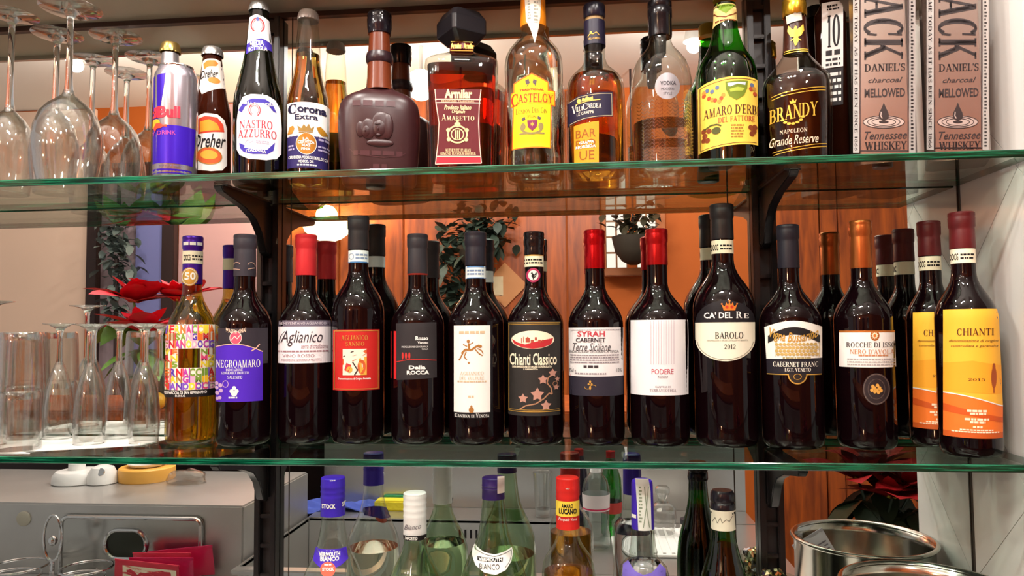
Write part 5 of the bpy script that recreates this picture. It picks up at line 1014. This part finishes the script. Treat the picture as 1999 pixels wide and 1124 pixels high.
def greenb(label, px, py, Y, dy=0):
    b = cbottle(label, px, py, Y, [(1250 + dy, 56), (1190 + dy, 55), (1150 + dy, 51), (1124 + dy, 45), (1100 + dy, 38), (1080 + dy, 31.5), (1060 + dy, 27), (1040 + dy, 24), (1010 + dy, 22), (960 + dy, 21)], thin((60, 150, 40), lo=.08, hi=.5), DKL, 1062 + dy)
    b.body('cap', b.pr([(1000 + dy, 23.5), (996 + dy, 24.5), (982 + dy, 24), (980 + dy, 22.5), (976 + dy, 24.5), (962 + dy, 23.5), (956 + dy, 20)]), mat(C('17131a'), rough=.2), 36); return b
b = greenb('green glass bottle of dark liquor with black cap and cream neck paper', 1410, 960, .085)
nl = b.draw('neck_label', paper(C('dcd4c0')), b.root, [('r', 1384, 998, 1438, 1037)], .0008, 4); b.draw('printed_mark', paper(C('6a6458')), nl, [('l', [(1390, 1022), (1396, 1012), (1400, 1022), (1406, 1011), (1410, 1021), (1418, 1014), (1424, 1018), (1430, 1008)], 1.2)], .0011, 4)
# ================================================================== POTS, CADDY, SACHETS
POT = mat((196, 194, 184), rough=.16, metal=1)
def pot(X, Y, zr, R, lb):
    h = zr - CZ; r = empty('steel_pot', lb, 'pot', (X, Y, CZ), 0, 'round steel pots')
    lathe('pot_body', [(0, R*.90), (.004, R*.95), (.02, R*.97), (h - .010, R*.965), (h - .004, R*.985), (h - .006, R*.95), (h - .02, R*.945), (.012, R*.93), (.008, R*.85)], POT, r, 72, ang=1.2)
    lathe('rim', [(h - .007, R*.965), (h - .006, R*1.0), (h - .003, R*1.02), (h, R*1.0), (h, R*.965), (h - .004, R*.945)], POT, r, 72, caps=(False, False), ang=2); return r
pc = Vector((.434, .079, 0)); pot(pc.x, pc.y, ZC - .333, .105, 'round polished steel pot with a paper sachet inside')
def sachet(name, lb, c, w, h, rot, mats, grp=None, text=None, cat='sachet'):
    r = empty(name, lb, cat, c, 0, grp); r.rotation_euler = rot; N = 8; v, f = [], []
    for side in (1, -1):
        for j in range(N + 1):
            for i in range(N + 1):
                u, q = i/N, j/N; puff = side*.0035*(math.sin(math.pi*u)*math.sin(math.pi*q))**.5 + .0008*math.sin(9*u + 5*q)
                v.append(((u - .5)*w, puff, q*h))
    K = (N + 1)**2
    for s_ in (0, K):
        for j in range(N):
            for i in range(N): a = s_ + j*(N + 1) + i; f.append((a, a + 1, a + N + 2, a + N + 1))
    obj('wrapper', pydata('wrapper', v, f), mats[0], r)
    bm = bmesh.new(); box(bm, -w*.5, w*.5, -.0007, .0007, h*.93, h*1.0); obj('crimped_edge', bm, mats[1], r)
    def fp(x, z, off): u = x/w + .5; q = z/h; return (x, -.0035*(max(0, math.sin(math.pi*u))*max(0, math.sin(math.pi*q)))**.5 + .0008*math.sin(9*u + 5*q) - off, z)
    def art(nm, m, polys, off):
        bm = bmesh.new()
        for pl in polys:
            try: bm.faces.new([bm.verts.new(fp(x*w, z*h, off)) for x, z in pl])
            except ValueError: pass
        return obj(nm, bm, m, r)
    for nm, m, polys, off in (text or []): art(nm, m, polys, off)
    return r
g2 = lambda s, st, x0, z0, x1, z1: [[(x0 + (x1 - x0)*a, z0 + (z1 - z0)*b_) for a, b_ in q] for q in glyphs(s, st)[0]]
sachet('sugar_sachet', 'white printed paper sachet lying in the steel pot', (pc.x - .030, .022, ZC - .418), .060, .074, (-.28, .45, 2.9), (paper(C('dcd8e0')), paper(C('c8c4cc'))), None, [('printed_mark', paper(C('6a6070')), [[(x, .6), (x + .05, .6), (x + .08, .78), (x + .03, .78)] for x in (.05, .15, .25, .35)], .0006), ('printed_mark', paper(C('8a8290')), [[(-.4, z), (-.05, z), (-.05, z + .03), (-.4, z + .03)] for z in (.4, .48, .56, .64, .72)], .0006)])
# glass jar of foil sweets
jp = at(1558, 1110, .11); jr = empty('sweet_jar', 'clear glass jar beside the round steel pot', 'jar', (jp.x - .022, .135, CZ))
lathe('jar_body', [(0, .026), (.004, .029), (.175, .029), (.185, .027), (.184, .0255), (.01, .0265)], CLEAR, jr, 36, caps=(True, False))
rg = random.Random(8)
for i in range(14):
    a, q = rg.uniform(0, 6.28), rg.uniform(0, .014); lay = i//5
    s_ = obj('foil_sweet', bpy.data.meshes.new('foil_sweet'), None); bm = bmesh.new(); bmesh.ops.create_icosphere(bm, subdivisions=2, radius=.0085)
    for v in bm.verts: v.co *= rg.uniform(.82, 1.1); v.co.x *= 1.25
    bm.to_mesh(s_.data); bm.free(); s_.data.materials.append(mat(C('d8d4a8') if i % 3 else C('c0bcc4'), rough=.12, metal=1)); a = i % 5*1.256 + lay*.6; q = .0145
    s_.location = (jp.x - .022 + q*math.cos(a), .135 + q*math.sin(a), CZ + .150 + lay*.0165); s_.rotation_euler = (rg.random()*3, rg.random()*3, rg.random()*3)
    tag(s_, 'shiny foil-wrapped sweet heaped in the glass jar by the pot', 'sweet', 'foil sweets in the jar')
lathe('false_bottom', [(.008, .0255), (.14, .0255)], mat(C('b8b4a0'), rough=.2, metal=.8), jr, 24)
# ================================================================== BAR UNIT SEEN IN THE MIRROR
ZS = ZC - .545                            # top of the under-bar unit
def atmz(px, py, z):
    p = atz(px, py, z); p.y = 2*YM - p.y; return p
BRUSH = mat((200, 198, 194), rough=.28, metal=.88, var=.08, vscale=5)
un = empty('bar_sink_unit', 'brushed steel bar sink unit with splashback and overflow slots', 'sink', (0, -.6, 0))
yb, yl, yf_ = atmz(900, 990, ZS).y, atmz(900, 1014, ZS).y, -.36
xa, xb = atmz(596, 1014, ZS).x, atmz(1108, 1014, ZS).x
def ub(nm, x0, x1, y0, y1, z0, z1, m=BRUSH, bev=.003): return boxo(nm, x0, x1, y0 + .6, y1 + .6, z0, z1, m, un, bev)
XU0, XU1 = atmz(478, 986, ZC - .42).x + .006, .47
ub('splashback', XU0, XU1, yb - .03, yb, ZS - .02, ZS + .24); ub('rear_ledge', XU0, XU1, yb, yl, ZS - .012, ZS)
ub('front_ledge', XU0, XU1, yf_, yf_ + .03, ZS - .012, ZS)
ub('drainer', XU0, xa, yl, yf_, ZS - .014, ZS - .001); ub('drainer', xb, XU1, yl, yf_, ZS - .014, ZS - .001)
ub('basin_wall', xa, xb, yl - .004, yl, ZS - .16, ZS, BRUSH, .001); ub('basin_wall', xa - .004, xa, yl, yf_, ZS - .16, ZS, BRUSH, .001); ub('basin_wall', xb, xb + .004, yl, yf_, ZS - .16, ZS, BRUSH, .001); ub('basin_floor', xa, xb, yl, yf_, ZS - .165, ZS - .16, BRUSH, .001)
sx = atm(918, 1036, 2*YM - yl - 0).x
for i in range(4): ub('overflow_slot', sx - .03 + i*.016 - .003, sx - .03 + i*.016 + .003, yl, yl + .001, ZS - .052, ZS - .028, INK, 0)
ub('base_cabinet', XU0, XU1, yb - .02, yf_ - .02, .06, ZS - .17, mat((120, 116, 112), rough=.35, metal=1), .004)
# customer side of the bar
bt = empty('bar_counter', 'wooden bar top running behind the steel splashback', 'counter', (0, yb - .3, 0)); boxo('bar_top', -2.3, .52, -.30, .26, ZS + .245, ZS + .285, WOOD, bt, .006); boxo('bar_front', -2.25, .5, -.02, .02, 0, ZS + .245, DARKW, bt)
# steel cabinet on the unit
ZQ = ZC - .42; c0 = atmz(240, 984, ZQ); c1 = atmz(240, 917, ZQ); cxr = atmz(478, 986, ZQ).x
cab = empty('steel_cabinet', 'brushed steel cabinet with pressed tray hatch and oval grip', 'cabinet', (0, c0.y, ZS)); hq = ZQ - ZS
boxo('cabinet_body', -2.1, cxr, c1.y - c0.y, 0, -ZS + .06, hq, STEEL, cab, .004)
boxo('work_shelf', -2.1, cxr, 0, .22, -.065, -.045, STEEL, cab, .002)
def fq(px, py):
    p = at(px, py, 2*YM - c0.y); return p.x, p.z - ZS
def rrect(x0, y0, x1, y1, r, n=6):
    out = []
    for cx, cy, a in ((x1 - r, y1 - r, 0), (x0 + r, y1 - r, 90), (x0 + r, y0 + r, 180), (x1 - r, y0 + r, 270)):
        out += [(cx + r*math.cos(math.radians(a + 90*i/n)), cy + r*math.sin(math.radians(a + 90*i/n))) for i in range(n + 1)]
    return out
x0, z1 = fq(120, 1002); x1, z0 = fq(398, 1160)
prism('hatch_plate', rrect(x0, z0, x1, z1, .02), 'y', 0, .008, mat((170, 168, 162), rough=.2, metal=1), cab, .002)
tube('hatch_rim', [(x, .008, z) for x, z in rrect(x0 + .006, z0 + .006, x1 - .006, z1 - .006, .018)], .005, CHROME, cab, 8, True)
gx, gz = fq(250, 1060); tube('grip_ring', [(gx + x, .010, gz + z) for x, z in rrect(-.052, -.034, .052, .034, .033)], .005, CHROME, cab, 8, True)
prism('grip_recess', [(gx + x, gz + z) for x, z in rrect(-.05, -.032, .05, .032, .031)], 'y', .004, .0085, mat((60, 62, 54), rough=.3, metal=.8), cab)
bx_, bz_ = fq(47, 1012); lathe('magnet', [(0, .018), (.003, .018), (.004, .016)], paper(C('b0a898')), cab, 24).matrix_local = Matrix.Translation((bx_, .0, bz_)) @ Matrix.Rotation(-math.pi/2, 4, 'X')
# white squeezer and orange puck on the cabinet
sq = atmz(152, 948, ZQ); s = empty('juice_press', 'white plastic kitchen press with round knob on the steel cabinet', 'appliance', (sq.x, sq.y - .05, ZQ)); WP = mat((232, 228, 224), rough=.3)
lathe('press_body', [(0, .062), (.002, .066), (.022, .064), (.032, .056), (.034, .03)], WP, s, 40).location = (-.035, 0, 0); lathe('press_cup', [(.030, .022), (.052, .021), (.053, .019)], WP, s, 28).location = (-.04, 0, 0)
lathe('press_head', [(0, .036), (.002, .04), (.024, .038), (.044, .028), (.05, .012)], WP, s, 36).location = (.045, .012, 0); lathe('press_knob', [(0, .011), (.004, .011), (.005, .008)], CHROME, s, 20).matrix_local = Matrix.Translation((.058, .038, .034)) @ Matrix.Rotation(-1.1, 4, 'X')
oq = atmz(262, 944, ZQ); s = empty('wax_disc', 'orange round puck topped with a white saucer on the steel cabinet', 'puck', (oq.x, oq.y - .06, ZQ)); lathe('puck', [(0, .072), (.003, .074), (.034, .074), (.037, .071)], mat(C('f0b050'), rough=.4), s, 44); lathe('saucer', [(.037, .035), (.040, .045), (.048, .052), (.0475, .049), (.041, .04)], WP, s, 40)
pq = atmz(345, 950, ZQ); bm = bmesh.new(); bmesh.ops.create_icosphere(bm, subdivisions=3, radius=.05); rg = random.Random(5)
for v in bm.verts: v.co = Vector((v.co.x*1.1, v.co.y*.7, max(v.co.z, -.018)*.55 + .0099))*rg.uniform(.88, 1.1); v.co.z = max(v.co.z, 0)
o = obj('plastic_bag', bm, thin((240, 236, 230), lo=.12, hi=.6, p=2)); o.location = (pq.x, pq.y - .05, ZQ); smooth(o.data, 3); tag(o, 'crumpled clear plastic bag on the steel cabinet', 'bag')
ZW = ZS - .045
# holder with pink and red sachets
hp = atm(312, 1130, .72)
hold = empty('sachet_holder', 'steel block holder keeping the red sachets upright', 'holder', (hp.x, hp.y, ZW))
boxo('tray', -.085, .085, -.045, .05, 0, .008, STEEL, hold, .003)
cols = [('c8283c', 'd83048'), ('b81c50', 'c42458'), ('d8304a', 'e04058'), ('c01848', 'c8305a')]
for i, (dx, dy, rz, a, lb) in enumerate(((-.008, -.018, .10, 0, 'red edged cream sachet with scribbled drawing, foremost in the holder'), (.006, -.006, -.06, 1, 'crimson sachet standing behind the drawn sachet'), (.000, .008, .08, 2, 'bright red sachet standing in the middle of the holder'), (.020, .022, -.14, 3, 'magenta sachet standing rearmost in the holder'))):
    tx = None
    if i == 0:
        scr = []; rg = random.Random(3)
        for k in range(26):
            x, z = rg.uniform(-.28, .3), rg.uniform(.25, .74); scr.append([(x, z), (x + .1*rg.uniform(.4, 1), z + .05), (x + .11*rg.uniform(.4, 1), z + .07), (x + .005, z + .025)])
        tx = [('drawing_field', paper(C('ecdcc0')), [[(-.47, .1), (.36, .1), (.36, .80), (-.47, .80)]], .0012), ('drawing', paper(C('e8746a')), scr, .0018)]
    sachet('sugar_sachet', lb, (hp.x + dx*1.7, hp.y - dy*1.7, ZW + .0085), .165 if i == 0 else .15, .058 + .004*i, (.06, .04*(i - 1), math.pi + rz), (mat(C(cols[a][0]), rough=.3, coat=.4), mat(C(cols[a][1]), rough=.3)), 'sachets in the holder', tx)
# wire caddy with loop handle
wp = atm(103, 1050, .70); cd = empty('wire_caddy', 'chrome wire caddy with loop handle and round glass rings', 'caddy', (wp.x, wp.y, ZW))
def ringpts(c, rx, ry, n=28, plane='xy'): return [(c[0] + rx*math.cos(2*math.pi*i/n), c[1] + (ry*math.sin(2*math.pi*i/n) if plane == 'xy' else 0), c[2] + (0 if plane == 'xy' else ry*math.sin(2*math.pi*i/n))) for i in range(n)]
zz = wp.z - ZW
tube('handle_loop', ringpts((0, 0, zz), .022, .052, 28, 'xz'), .003, CHROME, cd, 8, True); tube('post', [(0, 0, zz - .05), (0, 0, 0)], .005, CHROME, cd)
lathe('knob', [(zz - .018, .001), (zz - .014, .008), (zz - .006, .0105), (zz + .001, .008), (zz + .006, .001)], CHROME, cd, 16)
for dx, dy, R in ((.085, .0, .055), (.083, .03, .058), (-.085, .0, .062), (-.083, .03, .064)): tube('glass_ring', ringpts((dx, dy, zz - .066 - abs(dy)*.5), R, R), .0028, CHROME, cd, 8, True)
tube('foot_ring', ringpts((0, 0, .0022), .04, .04), .0022, CHROME, cd, 8, True)
tube('crossbar', [(-.04, 0, .0022), (.04, 0, .0022)], .0018, CHROME, cd)
# ---- things on the ledge of the unit
def stand(px, py, nm, lb, cat, group=None):
    p = atmz(px, py, ZS); r = empty(nm, lb, cat, (p.x, p.y, ZS), 0, group); return r, (2*YM - p.y + D)/F
r, k = stand(1060, 1008, 'shot_glass', 'small clear shot glass on the steel sink ledge', 'glass'); lathe('wall', [(0, 14*k), (85*k, 19*k), (84*k, 17.5*k), (14*k, 13*k)], GOB, r, 32); lathe('base', [(.001, 13*k), (16*k, 13*k)], mat((245, 247, 246), rough=0, trans=1, ior=1.4), r, 32)
r, k = stand(1165, 1068, 'water_bottle', 'small clear plastic water bottle with pink label on the drainer', 'bottle'); PET = thin((226, 234, 232), lo=.08, hi=.7, p=2)
lathe('bottle_body', [(0, 20*k), (4*k, 25*k), (30*k, 25*k), (34*k, 24*k), (60*k, 25*k), (64*k, 24*k), (110*k, 26*k), (128*k, 22*k), (140*k, 12*k), (144*k, 9*k)], PET, r, 36); lathe('cap', [(142*k, 10.5*k), (154*k, 10.5*k), (155*k, 9*k)], paper((240, 240, 238)), r, 24); lathe('label', [(72*k, 25.5*k), (102*k, 26.6*k)], paper(C('e0d4d4')), r, 36, caps=(False, False)); lathe('label_stripe', [(74*k, 25.8*k), (77*k, 25.9*k)], paper(C('c83058')), r, 36, caps=(False, False))
r, k = stand(1196, 1056, 'soda_bottle', 'green plastic soda bottle behind the water bottle', 'bottle'); r.location.y -= .055; lathe('bottle_body', [(0, 16*k), (4*k, 20*k), (90*k, 21*k), (110*k, 20*k), (135*k, 12*k), (152*k, 8*k)], thin((70, 190, 80), lo=.1, hi=.6, p=2), r, 32); lathe('label', [(45*k, 20.8*k), (66*k, 21.2*k)], paper(C('a03028')), r, 32, caps=(False, False)); lathe('cap', [(150*k, 9*k), (163*k, 9*k)], paper(C('c02020')), r, 20)
r, k = stand(1132, 1030, 'soda_bottle', 'dark cola bottle behind the water bottle', 'bottle'); r.location.y -= .03; lathe('bottle_body', [(0, 16*k), (4*k, 18*k), (80*k, 18*k), (110*k, 14*k), (135*k, 8*k)], mat(C('201828'), rough=.1), r, 32); lathe('cap', [(134*k, 9*k), (146*k, 9*k)], paper(C('c02020')), r, 20)
mt = atmz(1296, 1060, ZS); m_ = empty('drain_mat', 'white ribbed drainer mat on the bar unit', 'mat', (mt.x, mt.y, ZS)); boxo('sheet', -.13, .13, -.12, .12, 0, .006, mat((232, 230, 226), rough=.4), m_, .002)
for i in range(12): boxo('rib', -.12 + i*.0212, -.112 + i*.0212, -.11, .11, .006, .010, mat((236, 234, 230), rough=.35), m_, .001)
k = (2*YM - mt.y + D)/F
j = empty('glass_jar', 'cut glass jar with knob lid on the drainer mat', 'jar', (mt.x + .005, mt.y - .06, ZS + .010)); lathe('jar_body', [(0, 22*k), (30*k, 26*k), (46*k, 25*k), (58*k, 14*k)], GOB, j, 16, ang=.1); lathe('lid_knob', [(58*k, 10*k), (66*k, 8*k), (78*k, 14*k), (86*k, 14*k), (90*k, 10*k)], GOB, j, 16, ang=.1)
j = empty('glass_jar', 'small white and amber jar on the drainer mat', 'jar', (mt.x + .068, mt.y - .03, ZS + .010)); lathe('jar_body', [(0, 15*k), (2*k, 17*k), (24*k, 17*k)], paper(C('e4dcd0')), j, 28); lathe('lid', [(24*k, 17.6*k), (33*k, 17.6*k), (34*k, 16*k)], mat(C('28242c'), rough=.3), j, 28)
sp = atmz(760, 1006, ZS); o = boxo('dish_sponge', -.06, .06, -.025, .025, 0, .03, mat(C('e0cc30'), rough=.9, bump=.4, bscale=120), None, .004); o.location = (sp.x, yb + .035, ZS); tag(o, 'yellow sponge on the steel sink ledge', 'sponge')
o = boxo('scouring_pad', -.055, .055, -.006, .006, 0, .036, mat(C('3a8a5a'), rough=.95, bump=.5, bscale=200), None, .002); o.location = (sp.x + .01, yb + .008, ZS); tag(o, 'green scouring pad against the steel splashback', 'pad')
cl = atmz(650, 1010, ZS); v, f = [], []; N = 18
for j_ in range(N + 1):
    for i in range(N + 1): u, q = i/N, j_/N; v.append(((u - .5)*.24, (q - .5)*.07, .012 + .010*math.sin(9*u + 4*q) + .006*math.sin(17*q + 6*u)))
for j_ in range(N):
    for i in range(N): a = j_*(N + 1) + i; f.append((a, a + 1, a + N + 2, a + N + 1))
o = obj('dish_cloth', pydata('dish_cloth', v, f), mat(C('4a5ab0'), rough=.9)); o.location = (cl.x, yb + .045, ZS - .002); so = o.modifiers.new('thick', 'SOLIDIFY'); so.thickness = .003; tag(o, 'rumpled blue cloth on the steel sink ledge', 'cloth')
lm = atm(258, 735, 1.25); bm = bmesh.new(); bmesh.ops.create_uvsphere(bm, u_segments=24, v_segments=14, radius=.03)
for v_ in bm.verts: v_.co.x *= 1.15
o = obj('orange', bm, mat(C('e8a828'), rough=.45, bump=.1, bscale=400)); smooth(o.data, 3); o.location = (lm.x, yb - .06, ZS + .285 + .029); tag(o, 'small orange lying on the bar top', 'fruit')
# ---- plants
def leaf(bm, M, L, w, bend=.25, n=5):
    rows = []
    for i in range(n + 1):
        t = i/n; ww = w*math.sin(math.pi*min(1, t*.92 + .08))**.8*(1 if i < n else .02); z = -bend*L*t*t
        rows.append([bm.verts.new(M @ Vector((L*t, s_*ww, z + (.12*ww if s_ else 0)))) for s_ in (-1, 0, 1)])
    for a, b_ in zip(rows, rows[1:]):
        for i in range(2): bm.faces.new((a[i], a[i + 1], b_[i + 1], b_[i]))
def leafmesh(L, w, bend):
    bm = bmesh.new(); leaf(bm, Matrix(), L, w, bend); me = bpy.data.meshes.new('leaf'); bm.to_mesh(me); bm.free(); return smooth(me, 3)
def poinsettia(lb, base, heads, L, red, green, pot_h, grp='poinsettias'):
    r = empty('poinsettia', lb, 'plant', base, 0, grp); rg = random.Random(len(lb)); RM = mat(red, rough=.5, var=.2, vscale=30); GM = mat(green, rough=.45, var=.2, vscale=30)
    lathe('pot', [(0, L*.5), (pot_h, L*.7), (pot_h + .01, L*.72), (pot_h, L*.64)], mat(C('3a2a26'), rough=.6), r, 32)
    red_l, grn_l = leafmesh(L, L*.26, .25), leafmesh(L*1.1, L*.3, .4); me2 = [red_l, grn_l]
    for (hx, hy, hz) in heads:
        tube('stem', [(hx*.2, hy*.2, pot_h*.9), (hx*.7, hy*.7, (hz + pot_h)*.55), (hx, hy, hz)], .004, GM, r)
        for ring, (cnt, tilt, sc_, me, m) in enumerate(((6, -1.0, .7, red_l, RM), (9, -.5, 1.0, red_l, RM), (6, .25, .9, grn_l, GM))):
            for i in range(cnt):
                a = 2*math.pi*(i + rg.uniform(-.25, .25))/cnt + ring*.4
                o = bpy.data.objects.new('bract' if m is RM else 'leaf', me); COL.objects.link(o); o.parent = r; s_ = sc_*rg.uniform(.8, 1.1)
                o.location = (hx, hy, hz - (.03 if m is GM else 0)*ring); o.rotation_euler = (rg.uniform(-.3, .3), tilt + rg.uniform(-.2, .2), a); o.scale = (s_, s_, s_)
                if not me.materials: me.materials.append(m)
        for i in range(5):
            bm = bmesh.new(); bmesh.ops.create_icosphere(bm, subdivisions=1, radius=.006); o = obj('bud', bm, mat(C('d8c040'), rough=.5), r); o.location = (hx + .012*math.cos(i*1.25), hy + .012*math.sin(i*1.25), hz + .006)
    return r
zb_ = ZS + .285; h1, h2 = atm(252, 590, 1.42), atm(345, 588, 1.50)
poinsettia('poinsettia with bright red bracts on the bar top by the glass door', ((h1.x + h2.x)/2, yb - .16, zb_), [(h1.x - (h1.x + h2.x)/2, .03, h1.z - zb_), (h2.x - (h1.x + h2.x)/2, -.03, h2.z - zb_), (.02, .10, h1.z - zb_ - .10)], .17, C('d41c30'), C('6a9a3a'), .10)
p2 = atm(1712, 950, 1.3); tb = empty('side_table', 'small dark side table carrying the dark red poinsettia', 'table', (p2.x, p2.y, 0)); boxo('table_top', -.14, .14, -.14, .14, ZS - .12, ZS - .09, DARKW, tb, .004)
for sx_ in (-1, 1):
    for sy_ in (-1, 1): boxo('leg', sx_*.12 - .015, sx_*.12 + .015, sy_*.12 - .015, sy_*.12 + .015, 0, ZS - .12, DARKW, tb)
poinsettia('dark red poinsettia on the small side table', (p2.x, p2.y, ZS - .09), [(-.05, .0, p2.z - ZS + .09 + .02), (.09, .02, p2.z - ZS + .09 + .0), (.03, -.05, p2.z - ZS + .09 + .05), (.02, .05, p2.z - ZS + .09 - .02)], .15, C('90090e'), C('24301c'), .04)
def bush(name, lb, cat, c, pts, L, green, seed, part='foliage', potR=None, n=90, spread_=(.2, .2, .25)):
    r = empty(name, lb, cat, c); rg = random.Random(seed); bm = bmesh.new()
    for i in range(n):
        bx_, by_, bz_ = pts[i % len(pts)]; q = Vector((bx_ + rg.gauss(0, spread_[0]*.5), by_ + rg.gauss(0, spread_[1]*.5), bz_ + rg.gauss(0, spread_[2]*.5)))
        leaf(bm, Matrix.Translation(q) @ Matrix.Rotation(rg.uniform(0, 6.28), 4, 'Z') @ Matrix.Rotation(rg.uniform(-.9, 1.1), 4, 'Y'), L*rg.uniform(.7, 1.2), L*.3, .3, 3)
    o = obj(part, bm, mat(green, rough=.5, var=.3, vscale=10), r); smooth(o.data, 3)
    if potR: lathe('pot', [(-.15, potR*.2), (-.13, potR*.55), (-.08, potR*.88), (-.02, potR), (.0, potR*1.04), (-.01, potR*.9)], mat(C('30261a'), rough=.7), r, 28)
    return r
iv = atm(930, 480, 3.1); bush('hanging_ivy', 'dark green ivy trailing on the wooden wall panels', 'plant', (iv.x, iv.y, iv.z), [(.0, 0, .12), (-.1, 0, .05), (.1, 0, .1), (-.14, 0, -.1), (-.12, 0, -.25), (-.1, 0, -.36), (.02, 0, 0)], .085, C('38463a'), 3, n=420, spread_=(.13, .1, .13), potR=.10)
hb = atm(1236, 462, 3.0); bush('hanging_basket', 'hanging basket plant in front of the lattice window', 'plant', (hb.x, hb.y, hb.z), [(0, 0, .06), (.07, 0, .14), (-.06, 0, .08), (.03, 0, .02)], .07, C('3c3420'), 5, n=90, spread_=(.08, .08, .07), potR=.11)
hr = [o for o in bpy.data.objects if o.name.startswith('hanging_basket')][0]; tube('hanger', [(0, 0, 0), (0, 0, ZCEIL - hb.z)], .006, DARKW, hr)
ot = atm(232, 505, 3.15); bush('olive_tree', 'grey-green leafy shrub showing through the dark door frame', 'plant', (ot.x, ot.y + .02, 0), [(0, 0, ot.z + dz) for dz in (.3, .15, 0, -.15, -.3)] + [(.04, 0, ot.z - .05), (-.05, 0, ot.z + .1)], .075, C('66706a'), 9, n=240, spread_=(.09, .03, .13))
orr = [o for o in bpy.data.objects if o.name.startswith('olive_tree')][0]; tube('trunk', [(0, 0, 0), (.01, 0, .7), (0, 0, ot.z)], .012, DARKW, orr)
# ---- wall lamp, bright ceiling lamp
wl = atm(640, 452, 3.16); w = empty('wall_lamp', 'glowing bowl wall lamp on the wooden panelling', 'lamp', (wl.x, wl.y, wl.z)); lathe('shade', [(-.06, .03), (-.04, .08), (.0, .13), (.05, .15)], emit((255, 226, 180), 3.0), w, 36, caps=(True, False)); boxo('bracket', -.02, .02, -.10, -.02, -.05, .02, DARKW, w)
ld = bpy.data.lights.new('bulb', 'POINT'); ld.energy = 32; ld.shadow_soft_size = .06; ld.color = (1, .72, .42); lo = link(bpy.data.objects.new('bulb', ld), w); lo.location = (0, 0.02, .09)
cl_ = atm(822, 166, 2.55); c_ = empty('ceiling_globe', 'very bright round ceiling lamp above the wooden panelling', 'lamp', (cl_.x, cl_.y, cl_.z)); bm = bmesh.new(); bmesh.ops.create_uvsphere(bm, u_segments=24, v_segments=14, radius=.075); o = obj('globe', bm, emit((255, 244, 232), 30), c_); smooth(o.data, 3); lathe('stem', [(.05, .01), (ZCEIL - cl_.z, .01)], CHROME, c_, 12)
# ---- small diamond plaque on the panelling
dq = atm(985, 556, 3.25); dp = empty('wall_plaque', 'pale wooden diamond plaque with paper note on the panelling', 'plaque', (dq.x, YB + .001, dq.z))
prism('board', [(-.13, 0), (0, -.13), (.13, 0), (0, .13)], 'y', 0, .015, mat((206, 138, 84), rough=.5), dp, .002); boxo('note', -.09, -.01, .015, .017, -.06, .05, paper((226, 200, 160)), dp)
